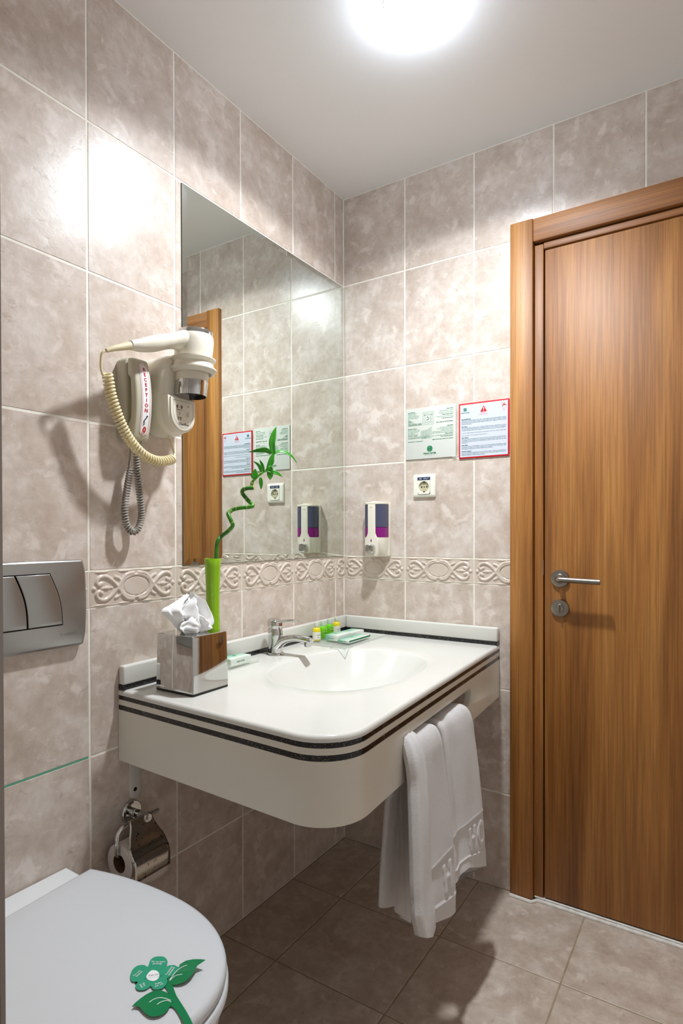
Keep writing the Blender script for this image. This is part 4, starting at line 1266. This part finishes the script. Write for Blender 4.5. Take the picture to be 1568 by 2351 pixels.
g = text('D\u0130KKAT\nATTENTION', .0052, 'CENTER', .0).map(lambda r, u, o: BW(X0 + .0835 + r, Z1 - .0375 + u, O))
g.join(text('H O T\nwater', .0042, 'CENTER').map(lambda r, u, o: BW(X1 - .0165 + r, Z1 - .0305 + u, O)))
part('lettering', g, 'pink', s2, 0)['kind'] = 'stuff'
tx0, tz0 = X1 - .0165, Z1 - .0185
g = seg([(tx0 - .0045, tz0 - .005), (tx0 - .0045, tz0 - .0005), (tx0 + .006, tz0 - .0005)], .0022, O); g.join(seg([(tx0 + .006, tz0 + .0025), (tx0 + .006, tz0 - .0035)], .0010, O)); g.join(seg([(tx0, tz0), (tx0, tz0 + .0045)], .0016, O)); g.join(seg([(tx0 - .0035, tz0 + .0048), (tx0 + .0035, tz0 + .0048)], .0012, O)); g.join(prism([(tx0 - .0025, tz0), (tx0 + .003, tz0), (tx0 + .0005, tz0 + .0035)], O - .0001, O + .0001).map(BW))
for d in (-.0015, 0, .0015): g.join(seg([(tx0 - .0055 + d, tz0 + .0015), (tx0 - .0062 + d, tz0 + .004), (tx0 - .0050 + d, tz0 + .0068)], .0004, O))
part('tap_symbol', g, 'red', s2, 0)
hotel_logo(X0 + .0215, Z1 - .0205, .0062, O, s2, 'tealprint', 'lteal')
part('lettering', text('ORAN HOTEL', .0048, 'CENTER', .03).map(lambda r, u, o: BW(X0 + .0215 + r, Z1 - .0325 + u, O)), 'tealprint', s2, 0)
paras = [
 ('Say\u0131n Misafirlerimiz,', ['Otelimizde \u00c7ar\u015famba g\u00fcnleri saat 01:00 - 06:00 saatleri aras\u0131nda dezenfeksiyon i\u015flemi', 'yap\u0131lmaktad\u0131r. Bu s\u00fcre zarf\u0131nda su s\u0131cakl\u0131\u011f\u0131 muslu\u011fu a\u00e7t\u0131\u011f\u0131n\u0131z anda 70 derece olacakt\u0131r. Herhangi', 'bir sorun ya\u015fanmamas\u0131 a\u00e7\u0131s\u0131ndan belirtilen saatler aras\u0131nda s\u0131cak ve so\u011fuk suyu beraber a\u00e7arak', 'kullanman\u0131z\u0131 rica ederiz.']),
 ('Dear Guest,', ['On Wednesday nights at between 01:00 - 06:00 am disinfection process is carried out in our hotel.', 'During this time the water temperature is 70 degrees when you turn on the tap. For avoiding any', 'problem between these hours please turn the both cold and hot taps together.']),
 ('', ['\u0645\u0646 \u0627\u0644\u0633\u0627\u0639\u0629 \u0627\u0644\u0648\u0627\u062d\u062f\u0629 \u0641\u064a \u0645\u0646\u062a\u0635\u0641 \u0627\u0644\u0644\u064a\u0644 \u062d\u062a\u0649 \u0627\u0644\u0633\u0627\u062f\u0633\u0629 \u0635\u0628\u0627\u062d\u0627 \u062a\u062a\u0645 \u0639\u0645\u0644\u064a\u0629 \u062a\u0639\u0642\u064a\u0645 \u0627\u0644\u0645\u064a\u0627\u0647', '', '\u0627\u0644\u0631\u062c\u0627\u0621 \u0641\u062a\u062d \u0627\u0644\u0645\u0627\u0621 \u0627\u0644\u0628\u0627\u0631\u062f \u0648\u0627\u0644\u0633\u0627\u062e\u0646 \u0645\u0639\u0627 \u0641\u064a \u0647\u0630\u0647 \u0627\u0644\u0633\u0627\u0639\u0627\u062a']),
 ('Chers Clients,', ['Nous vous informons que le Mercredi \u00e0 partir de 01 heures \u00e0 6 heures matin, nous allons proc\u00e9der', 'au nettoyage de nos chaudi\u00e8res d\'o\u00f9 la temp\u00e9rature de l\'eau sera assez chaude (70 \u00b0C). Nous', 'prions de faire attention et d\'ouvrir les robinets chauds et froids en m\u00eame temps. Merci de votre', 'compr\u00e9hension.']),
 ('Lieber G\u00e4ste,', ['In unserem Hotel am jeden Mittwoch nacht um 01:00 bis 06:00 am desinfektion sorge', 'sehen Reservoire diese von die wasser temperatur (70 \u00b0C) grade. Wenn sie den wasser hahn', 'nicht aufpassen. Hersteller bitte mit warmen und kaltem wasser zusammen.']),
 ('Estimados Visitantes,', ['En la noche de Mi\u00e9rcoles desinfectamos 01:00 - 06:00 am. Seg\u00fan el proceso de desinfecci\u00f3n, la', 'temperatura de agua se llega hasta los 70 grados. Por favor, para evitar alg\u00fan inconveniente,', 'cuando abre el grifo, abra los grifos caliente y fr\u00edo juntos.'])]
zc = Z1 - .0530; g = G(); b = G()
for head, body_ in paras:
    if head:
        b.join(text(head, .0040, 'LEFT', .06).map(lambda r, u, o, z=zc: BW(X0 + .0095 + r, z + u, O))); zc -= .0040
    for ln in body_:
        if ln:
            t = text(ln, .0034, 'LEFT', .018)
            w = max((v[0] for v in t.v), default=.1); k = .1465 / w if w > .105 else (1.0 if w < .146 else .1465 / w)
            g.join(t.map(lambda r, u, o, z=zc, k=k: BW(X0 + .0095 + r * k, z + u, O)))
        zc -= .0040
    zc -= .0040
part('lettering', g, 'tealprint', s2, 0)['kind'] = 'stuff'; part('lettering', b, 'tealprint', s2, 0)['kind'] = 'stuff'

# ------------------------------------------------------------------ tap
TX, TYY = .0655, -.482; tz = ztop(TYY)
tap = thing('basin_tap', 'chrome single-lever mixer tap on the washbasin', 'tap', (TX, TYY, tz))
part('base_ring', lathe([(.0255, .0005), (.0255, .004), (.0235, .0065), (.021, .007)], 36, lambda x, y, z: (TX + x, TYY + y, tz + z)), 'chrome', tap)
sd_ = Vector((math.cos(.12), math.sin(.12), 0))
col_ = [(.0215, 0, .006), (.0205, 0, .016), (.0205, .001, .032), (.0215, .001, .052), (.0220, 0, .070), (.0210, -.001, .078)]
bd = []
for r, dx, h in col_: bd.append([(TX + sd_.x * dx + r * math.cos(2 * PI * k / 32), TYY + sd_.y * dx + r * math.sin(2 * PI * k / 32), tz + h) for k in range(32)])
part('body', rings(bd), 'chrome', tap, 60)
def along(d, h): return Vector((TX, TYY, tz + h)) + sd_ * d
sp = catmull([along(-.004, .012), along(.010, .028), along(.033, .045), along(.065, .0525), along(.095, .0525), along(.116, .049), along(.122, .046)], 6)
spr = [.0205, .0200, .0182, .0155, .0145, .0140, .0138, .0135]
def sprf(t):
    k = t * (len(spr) - 1); i = min(int(k), len(spr) - 2); return spr[i] + (spr[i + 1] - spr[i]) * (k - i)
fr_ = frames(sp); rr = []
for i, (p, a, b, t) in enumerate(fr_):
    w = sprf(i / (len(fr_) - 1)); side = Vector((-sd_.y, sd_.x, 0)); upv = t.cross(side) * -1
    if upv.z < 0: upv = -upv
    rr.append([p + side * w * math.cos(2 * PI * k / 20) + upv * w * .68 * math.sin(2 * PI * k / 20) for k in range(20)])
sp_o = part('spout', rings(rr), 'chrome', tap, 60)
part('aerator', lathe([(.0105, .0), (.0105, -.010), (.009, -.0115), (0, -.0115)], 24, lambda x, y, z: tuple(along(.110, .043) + Vector((x, y, z)))), 'chrome', sp_o)
hd = []
for r, dx, h in ((.0205, 0, .0795), (.0222, -.0005, .083), (.0222, -.0015, .094), (.0200, -.002, .101), (.014, -.002, .1045), (.004, -.002, .106)):
    hd.append([(TX + sd_.x * dx + r * math.cos(2 * PI * k / 32), TYY + sd_.y * dx + r * math.sin(2 * PI * k / 32), tz + h - .10 * r * math.cos(2 * PI * k / 32)) for k in range(32)])
lv_ = part('lever_cap', rings(hd), 'chrome', tap, 60)
lp = catmull([along(.004, .094), along(.022, .098), along(.045, .1025), (along(.070, .1045)), along(.082, .1045)], 6)
rr = []
for i, p in enumerate(lp):
    t = i / (len(lp) - 1); w = .0165 - .006 * t if t < .85 else .0105 - .006 * (t - .85) / .15; h = .0060 - .0040 * t; side = Vector((-sd_.y, sd_.x, 0))
    rr.append([p + side * w * math.cos(2 * PI * k / 16) + Vector((0, 0, h * math.sin(2 * PI * k / 16))) for k in range(16)])
part('lever', rings(rr), 'chrome', lv_, 60)
part('hot_dot', sphere(tuple(along(.0207, .089)), .0042, 12, 8, (.6, .8, 1.1)), 'red', lv_)

# ------------------------------------------------------------------ tissue box and tissue
bx0, bx1, by0, by1 = .0780, .2005, -.9320, -.8215
bz = ztop(-.82) + .0002
tbx = thing('tissue_box_cover', 'shiny chrome cube tissue box cover on the counter', 'tissue box', (.139, -.877, bz))
def bring(i, z): return [(x, y, z) for x, y in rrect(bx0 + i, bx1 - i, by0 + i, by1 - i, .0025, 3)]
part('foot', rings([bring(.0004, bz + .0003), bring(.0004, bz + .005)]), 'blackplastic', tbx)
ov = circle((bx0 + bx1) / 2, (by0 + by1) / 2, .030, 16, .022)
tp_r = bring(.0045, bz + .131)
hole = []
for (x, y, z) in tp_r:
    a = math.atan2(y - (by0 + by1) / 2, x - (bx0 + bx1) / 2); hole.append(((bx0 + bx1) / 2 + .030 * math.cos(a), (by0 + by1) / 2 + .021 * math.sin(a), bz + .131))
part('shell', rings([bring(0, bz + .005), bring(.0002, bz + .008), bring(.0022, bz + .127), bring(.0030, bz + .1298), tp_r, hole, [(x, y, z - .003) for x, y, z in hole]], False, False), 'chrome', tbx, 30)
part('inside', box(bx0 + .006, bx1 - .006, by0 + .006, by1 - .006, bz + .01, bz + .120), 'dark', tbx, 0)

tc_ = ((bx0 + bx1) / 2, (by0 + by1) / 2)
def tissue_sheet(lft, rgt, x0, seed, amp, nfold):
    """Crumpled sheet drawn up through the opening: (y,z) side outlines from the slot to the tip, folds across."""
    Lc = catmull([(0, a, b) for a, b in lft], 8); Rc = catmull([(0, a, b) for a, b in rgt], 8)
    def fn(u, v):
        k = v * (len(Lc) - 1); i = min(int(k), len(Lc) - 2); p = Lc[i].lerp(Lc[i + 1], k - i)
        k = v * (len(Rc) - 1); i = min(int(k), len(Rc) - 2); q = Rc[i].lerp(Rc[i + 1], k - i)
        r = p.lerp(q, u); e = math.sin(PI * u) ** .6
        w = q.y - p.y
        f = amp * math.sin(nfold * PI * u + 1.5 * v + seed) * (.35 + .65 * math.sin(PI * min(1, v * 1.1))) + .55 * amp * math.sin((nfold * 2.3) * u + 4 * v + seed * 2)
        f += .011 * mnoise.noise(Vector((u * 3.2 + seed, v * 3.0, seed))) + .006 * mnoise.noise(Vector((u * 8 + seed, v * 7, 3 + seed)))
        bulge = .016 * e * math.sin(PI * min(1, .15 + v * .8))
        z = r.z + .004 * mnoise.noise(Vector((u * 6, v * 2, seed + 9))) * v
        return (x0 + (f * min(1, w / .03) + bulge) * (.25 + .75 * min(1, v * 4)), r.y + .004 * mnoise.noise(Vector((v * 5, u * 4, seed))) * min(1, v * 5), z)
    return grid(fn, 60, 44)
zb_ = bz + .124
tg = tissue_sheet([(-.900, zb_), (-.912, .918), (-.926, .936), (-.915, .958), (-.893, .976), (-.8845, .9925)], [(-.858, zb_), (-.838, .905), (-.833, .930), (-.842, .957), (-.860, .977), (-.8815, .9915)], tc_[0] + .004, 1.7, .0105, 4.2)
tg.join(tissue_sheet([(-.895, zb_), (-.925, .918), (-.942, .938), (-.951, .954), (-.925, .966), (-.888, .984)], [(-.872, zb_), (-.880, .915), (-.885, .935), (-.884, .955), (-.880, .972), (-.878, .986)], tc_[0] - .010, 4.4, .006, 2.6))
tg.join(tissue_sheet([(-.905, zb_), (-.922, .905), (-.930, .914), (-.922, .925), (-.905, .935), (-.890, .945)], [(-.865, zb_), (-.845, .900), (-.836, .908), (-.848, .925), (-.866, .938), (-.880, .946)], tc_[0] + .016, 8.1, .009, 5.0))
to = solo('tissue', tg, 'tissue', 'crumpled white tissue pulled out of the chrome box', 'tissue', (tc_[0], tc_[1], bz + .131), None, 70)

# ------------------------------------------------------------------ vase with lucky bamboo
VX, VY = .0865, -.7575; vz = ztop(VY)
vprof = [(0, .002), (.0225, .002), (.0245, .0005), (.0250, .010), (.0222, .06), (.0192, .12), (.0182, .17), (.0190, .225), (.0212, .275), (.0232, .2945), (.0225, .2955), (.0212, .2940), (.0188, .26), (.0168, .20), (.0165, .05), (0, .04)]
vprof = [(r * .92, h) for r, h in vprof]
vase = solo('vase', lathe(vprof, 40, lambda x, y, z: (VX + x, VY + y, vz + z)), 'vase', 'tall slim lime green vase behind the tissue box', 'vase', (VX, VY, vz))
bam = thing('lucky_bamboo', 'curly lucky bamboo stalk with green leaves standing in the lime vase', 'plant', (VX, VY, vz + .05))
stalk = [(.0865, -.7565, .90), (0.0873, -0.7557, 1.0355), (0.0917, -0.7514, 1.0619), (0.0944, -0.7485, 1.1039), (0.1004, -0.7425, 1.1194), (0.1118, -0.7312, 1.1311), (0.1222, -0.7208, 1.1459), (0.12, -0.7229, 1.1584), (0.114, -0.7288, 1.1756), (0.1156, -0.7272, 1.1823), (0.1233, -0.7195, 1.1887), (0.138, -0.7059, 1.1922), (0.1543, -0.6916, 1.1939), (0.1598, -0.6861, 1.1988), (0.1497, -0.6956, 1.2119), (0.1391, -0.7047, 1.229), (0.1401, -0.7036, 1.2384), (0.1497, -0.6955, 1.2417), (0.1619, -0.6838, 1.2427)]
vd = Vector((.54, -.84, 0))
stalk = [Vector(p) + vd * (.010 * math.sin(i * 1.15) if i > 3 else 0) for i, p in enumerate(stalk)]
sp_ = catmull(stalk, 10)
part('stalk', tube(sp_, .0052, 14), 'stalk', bam, 60)
for t in (.30, .375, .46, .52, .58, .655, .71, .79, .845, .93):
    i = int(t * (len(sp_) - 1)); d = (sp_[min(i + 1, len(sp_) - 1)] - sp_[i - 1]).normalized()
    part('node_ring', lathe([(.0053, -.0008), (.0058, 0), (.0053, .0008)], 14, frame(tuple(sp_[i]), tuple(d))), 'node', bam)
part('stalk_end', lathe([(.0052, -.0015), (.0058, 0), (.0050, .0012), (0, .0012)], 14, frame(tuple(sp_[-1]), tuple(sp_[-1] - sp_[-2]))), 'node', bam)
shoot = [(0.156, -0.6898, 1.244), (0.157, -0.6888, 1.2501), (0.1588, -0.6869, 1.2591), (0.1653, -0.6802, 1.2703), (0.1762, -0.6689, 1.2832), (0.185, -0.6597, 1.293), (0.1925, -0.6515, 1.3123), (0.1957, -0.6478, 1.3346)]
shp = catmull(shoot, 6)
part('shoot', tube(shp, lambda t: .0046 - .0026 * t, 12), 'stem', bam, 60)
for i in (2, 5): part('node_ring', lathe([(.0045, -.0008), (.0056, 0), (.0045, .0008)], 14, frame(tuple(shp[i * 2]), tuple(shp[i * 2 + 1] - shp[i * 2 - 1]))), 'node', bam)
def leaf(pts, w, tilt=0.0, fold=.25):
    P_ = catmull(pts, 6); g = G(); n_ = len(P_)
    for i, p in enumerate(P_):
        t = i / (n_ - 1); tn = (P_[min(i + 1, n_ - 1)] - P_[max(i - 1, 0)]).normalized()
        side = tn.cross(vd).normalized(); nn = side.cross(tn).normalized()
        side = (side * math.cos(tilt) + nn * math.sin(tilt)).normalized(); nn = side.cross(tn).normalized()
        ww = w * (math.sin(PI * min(1, .10 + .90 * t) ** .85)) ** .8 if t < .999 else .0002
        ww = max(ww, .0004)
        for k in (-1, -.5, 0, .5, 1): g.v.append(tuple(p + side * ww * k + nn * fold * ww * abs(k)))
    for i in range(n_ - 1):
        for k in range(4): a = i * 5 + k; g.f.append((a, a + 1, a + 6, a + 5))
    ob = part('leaf', g, 'leaf', bam, 60); ob.modifiers.new('thickness', 'SOLIDIFY').thickness = .0004
L_ = dict(up=[(0.2002, -0.6521, 1.3300), (0.1976, -0.655, 1.3573), (0.2002, -0.6519, 1.3811), (0.2047, -0.6467, 1.4030)],
 left=[(0.1964, -0.6565, 1.3325), (0.1868, -0.6666, 1.3406), (0.1737, -0.68, 1.3394), (0.1562, -0.6975, 1.3346)],
 right=[(0.2008, -0.6502, 1.3319), (0.2102, -0.6407, 1.3391), (0.2218, -0.6274, 1.3365), (0.2323, -0.6152, 1.326), (0.239, -0.603, 1.3096)],
 mid=[(0.1891, -0.6633, 1.290), (0.1954, -0.6576, 1.3095), (0.1976, -0.6551, 1.3222), (0.2018, -0.6503, 1.339)],
 l1=[(0.1649, -0.6892, 1.2661), (0.1666, -0.687, 1.2775), (0.1672, -0.6858, 1.2927)], l2=[(0.1786, -0.6752, 1.2837), (0.1737, -0.6802, 1.3012), (0.1638, -0.6901, 1.3116)],
 l3=[(0.1829, -0.6708, 1.2838), (0.1802, -0.6735, 1.3015), (0.1753, -0.6785, 1.3159)], d1=[(0.1769, -0.677, 1.2704), (0.178, -0.6759, 1.2543), (0.1778, -0.6762, 1.2389)],
 r1=[(0.1879, -0.6657, 1.288), (0.1997, -0.6529, 1.2848), (0.2081, -0.6434, 1.2804), (0.2154, -0.635, 1.2726)], d2=[(0.1950, -0.6588, 1.3005), (0.1944, -0.6589, 1.2783), (0.1939, -0.6595, 1.2647)])
for k, w in dict(up=.0082, left=.0066, right=.0042, mid=.0074, l1=.0095, l2=.0040, l3=.0042, d1=.0052, r1=.0052, d2=.0085).items(): leaf(L_[k], w, {'left': .2, 'right': .5, 'r1': .3}.get(k, .0))

# ------------------------------------------------------------------ soap dish and soap carton
dz_ = ztop(-.65)
dish = thing('soap_dish', 'small clear plastic soap dish beside the chrome tissue box', 'soap dish', (.065, -.645, dz_))
do_ = ccw(rrect(.034, .096, -.716, -.578, .012, 6)); di_ = offset(do_, .004)
part('tray', rings([[(x, y, dz_ + .0005) for x, y in offset(do_, .006)], [(x, y, dz_ + .002) for x, y in offset(do_, .003)], [(x, y, dz_ + .012) for x, y in do_], [(x, y, dz_ + .0125) for x, y in offset(do_, .0015)], [(x, y, dz_ + .005) for x, y in offset(do_, .006)]]), 'clear', dish, 50)
sbz = dz_ + .0055
sb = thing('soap_carton', 'small green and white soap carton in the clear soap dish', 'carton', (.044, -.640, sbz))
part('carton', box(.044, .086, -.692, -.612, sbz, sbz + .020, .0008, 1), 'cartong', sb)
part('lettering', text('ORAN HOTEL', .005, 'CENTER', .02).map(lambda r, u, o: (.0864, -.654 + r, sbz + .008 + u)), 'green', sb, 0)
part('logo', lathe([(0, .0202), (.0055, .0202)], 20, lambda x, y, z: (.058 + x, -.650 + y, sbz + z + .0002)), 'lgreen', sb, 0)

# ------------------------------------------------------------------ amenity tray with bottles and cartons
ty_ = -.18; az = ztop(-.045) + .0002
tray = thing('amenity_tray', 'clear plastic tray with toiletries in the counter corner', 'tray', (.12, ty_, az))
to_ = ccw(rrect(.034, .205, -.318, -.045, .006, 5))
part('plate', rings([[(x, y, az + .0006) for x, y in offset(to_, .003)], [(x, y, az + .0018) for x, y in to_], [(x, y, az + .0048) for x, y in to_], [(x, y, az + .0048) for x, y in offset(to_, .002)], [(x, y, az + .0030) for x, y in offset(to_, .004)]]), 'clear', tray, 50)
def surf(x, y):
    a = math.atan2(y - BC[1], x - BC[0]); return ztop(y) + bas_z(math.hypot(x - BC[0], y - BC[1]) / basin_r(a))
def mat_pt(u, v):
    tip = Vector((.2150, -.3320)); p = tip + Vector((-.060, .004)) * u + Vector((-.010, .060)) * v
    return (p.x, p.y, surf(p.x, p.y) + .0007)
card = solo('paper_mat', grid(mat_pt, 16, 16), 'acrylic', 'white paper corner poking out from under the amenity tray', 'paper', (.20, -.32, ztop(-.32)), None, 60)
card.modifiers.new('thickness', 'SOLIDIFY').thickness = .0005
AZ = az + .0052
def bottle_round(x, y, body_m, label):
    t = thing('toiletry_bottle', label, 'bottle', (x, y, AZ), 'toiletry bottles on the tray')
    f = lambda a, b, c: (x + a, y + b, AZ + c)
    part('body', lathe([(0, .0), (.0125, .0), (.0135, .0015), (.0135, .030), (.0128, .036), (.0098, .041), (.0070, .0425), (0, .0425)], 30, f), body_m, t)
    part('label', lathe([(.0137, .0045), (.0137, .0285)], 30, f), 'label', t, 60)
    g = G()
    for k, (s, sz, dz2) in enumerate((('old', .0085, .016), ('lily', .0070, .0085))):
        g.join(text(s, sz, 'CENTER', .0, .3).map(lambda r, u, o: f(.0139 * math.cos(-.55 + r / .0139), .0139 * math.sin(-.55 + r / .0139), dz2 + u)))
    part('lettering', g, 'greyprint', t, 0)
    part('cap', lathe([(.0072, .0425), (.0076, .043), (.0076, .0575), (.0070, .0585), (0, .0585)], 26, f), 'cap', t)
def bottle_flat(x, y, label):
    t = thing('toiletry_bottle', label, 'bottle', (x, y, AZ), 'toiletry bottles on the tray')
    rr_ = []
    for w, d, z in ((.0125, .0085, .0), (.0138, .0095, .0015), (.0138, .0095, .034), (.0128, .0090, .0385), (.0095, .0075, .0405), (.006, .006, .0410)):
        rr_.append([(x + (d if abs(c) else 0) * math.copysign(abs(c) ** .55, c) if abs(c) > 1e-9 else x, y + w * math.copysign(abs(s) ** .55, s) if abs(s) > 1e-9 else y, AZ + z) for c, s in [(math.cos(.15 + 2 * PI * k / 28), math.sin(.15 + 2 * PI * k / 28)) for k in range(28)]])
    part('body', rings(rr_), 'limebottle', t, 60)
    part('label', prism(rrect(-.0105, .0105, .006, .034, .004, 4), 0, .0004).map(lambda r, u, o: (x + .0094 + o, y + r, AZ + u)), 'limelabel', t, 0)
    g = text('ORAN', .0055, 'CENTER', .03).map(lambda r, u, o: (x + .0100, y + r, AZ + .0165 + u)); g.join(prism(circle(0, .027, .0024, 14), 0, .0002).map(lambda r, u, o: (x + .0099 + o, y + r, AZ + u)))
    part('lettering', g, 'green', t, 0)
    part('cap', lathe([(.0075, .0410), (.0080, .0415), (.0080, .0555), (.0074, .0565), (0, .0565)], 26, lambda a, b, c: (x + a, y + b, AZ + c)), 'capg', t)
bottle_round(.064, -.268, 'yellow', 'yellow toiletry bottle with white label nearest the tap')
bottle_flat(.060, -.226, 'green gel bottle beside the yellow bottle nearest the tap')
bottle_flat(.054, -.178, 'green gel bottle beside the yellow bottle in the corner')
bottle_round(.050, -.128, 'yellow', 'yellow toiletry bottle with white label nearest the wall corner')
def carton(name, label, x0, x1, y0, y1, h, stripe=False, z=AZ):
    t = thing(name, label, 'carton', (x0, (y0 + y1) / 2, z), 'toiletry cartons on the tray')
    part('carton', box(x0, x1, y0, y1, z, z + h, .0006, 1), 'cartong', t)
    part('logo', lathe([(0, 0), (.0045, 0)], 18, lambda a, b, c: (x0 + .012 + a, (y0 + y1) / 2 + b, z + h + .0002)), 'lgreen', t, 0)
    part('lettering', text('ORAN HOTEL', .0040, 'CENTER', .01).map(lambda r, u, o: (x0 + (x1 - x0) * .45 + r, y0 - .0003, z + h * .35 + u)), 'green', t, 0)
    part('lettering', text('SHOWER CAP', .0042, 'CENTER', .01).map(lambda r, u, o: (x0 + .024 - u, (y0 + y1) / 2 + r, z + h + .0003)), 'lgreen', t, 0)
    if stripe: part('stripe', box(x1 - .0008, x1 + .0003, y0, y1, z + h * .45, z + h + .0002), 'green', t, 0)
carton('toiletry_carton', 'taller green and white carton at the front of the tray', .087, .136, -.252, -.172, .0185)
carton('toiletry_carton', 'green and white carton behind the taller one on the tray', .083, .132, -.168, -.080, .0150)
carton('toiletry_carton', 'flat white carton with dark green edge on the tray', .142, .186, -.262, -.130, .0085, True)

# ------------------------------------------------------------------ towels on the slot bar
def cloth(path, yl, yr, t, bump=None, zoff=None, nu=22, emboss=None, per=5):
    """Thick cloth following an (x,z) path over the bar, yl/yr its side edges along the path."""
    P_ = catmull([(x, 0, z) for x, z in path], per); m_ = len(P_)
    def it(a, s):
        k = s * (len(a) - 1); i = min(int(k), len(a) - 2); return a[i] + (a[i + 1] - a[i]) * (k - i)
    rr_ = []
    for i, p in enumerate(P_):
        s = i / (m_ - 1); tn = (P_[min(i + 1, m_ - 1)] - P_[max(i - 1, 0)]).normalized()
        nn = Vector((tn.z, 0, -tn.x)); l, r = it(yl, s), it(yr, s); ring = []
        for sd2 in (1, -1):
            for k in range(nu + 1):
                f = k / nu if sd2 > 0 else 1 - k / nu
                e = (1 - abs(2 * f - 1) ** 8) ** .5
                h = t * .5 * (e if 0 < f < 1 else 0) * sd2
                if bump: h += bump(f, s)
                if emboss and sd2 > 0 and s < .5: h += emboss(l + (r - l) * f, p.z) * e
                q = p + nn * h
                ring.append((q.x, l + (r - l) * f, q.z + (zoff(f, s) if zoff else 0)))
        rr_.append(ring)
    return rings(rr_)
def emb(letters, z0, z1, za, zb_):
    """Smooth woven panel za..zb_ with raised pile letters z0..z1 and a ridge along both panel edges."""
    def fn(y, z):
        h = 0.0
        if za < z < zb_: h = -.0011
        if abs(z - za) < .0022 or abs(z - zb_) < .0016: h = .0013
        if z0 < z < z1:
            for ch, yc, hw in letters:
                a, b = (y - yc) / hw, (2 * z - z0 - z1) / (z1 - z0)
                if ch == 'H' and abs(a) < 1 and (abs(a) > .42 or abs(b) < .16): h = .0016
                if ch == 'O':
                    q = a * a + b * b
                    if .26 < q < 1: h = .0016
        return h
    return fn
def wob(seed, a=.002):
    return lambda f, s: a * mnoise.noise(Vector((f * 3 + seed, s * 5, seed * 2.0)))

tw = thing('hand_towel', 'white hand towel with embossed H, hanging nearest the free corner of the counter', 'towel', (.62, -.66, .25), 'white hand towels over the slot bar')
# flat panel of the front
zb = lambda f, s: (.060 * (1 - f) ** 1.2) * max(0, 1 - s * 4.5)
g = cloth([(.664, .262), (.659, .33), (.650, .42), (.640, .52), (.631, .61), (.626, .655), (.617, .678), (.600, .684), (.583, .676), (.574, .64), (.570, .55)],
          [-.735, -.735, -.725, -.712, -.700, -.700, -.700, -.700, -.70, -.70, -.70], [-.572, -.560, -.559, -.556, -.563, -.570, -.578, -.60, -.61, -.61, -.61], .013, wob(1.3), zb, 110, emb([('H', -.612, .025)], .318, .388, .302, .404), 22)
# rolled fold along the left edge
g.join(cloth([(.674, .312), (.670, .36), (.664, .42), (.652, .52), (.640, .61), (.632, .658), (.619, .684), (.600, .688), (.583, .680), (.573, .64), (.570, .56)],
             [-.788, -.795, -.787, -.770, -.752, -.749, -.742, -.735, -.735, -.735, -.735], [-.728, -.722, -.722, -.706, -.692, -.690, -.690, -.69, -.69, -.69, -.69], .028, wob(4.1, .003), lambda f, s: (.03 * abs(f - .62)) * max(0, 1 - s * 6)))
part('front_fold', g, 'terry', tw, 70)
# layers behind the bar
for i, (tl, tr2, bl2, br2, zb2, xx) in enumerate(((-.722, -.676, -.722, -.640, .275, .560), (-.680, -.646, -.640, -.603, .222, .557), (-.650, -.610, -.604, -.560, .185, .553))):
    part('back_layer', cloth([(xx - .010, zb2), (xx - .006, .35), (xx, .45), (xx + .008, .56), (xx + .014, .63), (xx + .018, .658)], [bl2, bl2 - .004, (bl2 + tl) / 2, tl, tl, tl], [br2, br2, (br2 + tr2) / 2, tr2, tr2, tr2], .014, wob(7.7 + i, .003), lambda f, s: (.035 * (1 - f)) * max(0, 1 - s * 5)), 'terry', tw, 70)
tw2 = thing('hand_towel', 'white hand towel with embossed HO, hanging nearest the door', 'towel', (.62, -.45, .25), 'white hand towels over the slot bar')
g = cloth([(.654, .252), (.650, .31), (.643, .40), (.634, .50), (.625, .59), (.619, .640), (.610, .668), (.592, .676), (.575, .668), (.567, .63), (.562, .50), (.556, .36)],
          [-.560, -.556, -.550, -.545, -.543, -.545, -.549, -.55, -.55, -.55, -.55, -.55], [-.338, -.338, -.337, -.337, -.345, -.352, -.366, -.385, -.39, -.39, -.39, -.39], .018,
          lambda f, s: .0025 * mnoise.noise(Vector((f * 3 + 9, s * 5, 3.0))) - .008 * math.exp(-((f - .20) / .12) ** 2), lambda f, s: (.062 * min(1, (1 - f) * 1.6)) * max(0, 1 - s * 4.5), 130, emb([('H', -.436, .022), ('O', -.380, .026)], .312, .384, .297, .400), 22)
part('front_fold', g, 'terry', tw2, 70)

# ------------------------------------------------------------------ shower screen post at the left edge of the view
sc = thing('shower_screen_post', 'dark metal shower screen post at the left picture edge', 'shower screen', (.575, -1.555, 0))
part('profile', bev(box(.556, .5850, -1.566, -1.5465, .0, 1.98), .0015, 2), 'gasket', sc)
part('edge_strip', box(.574, .5885, -1.5470, -1.5420, .0, 1.98), 'alu', sc, 0)
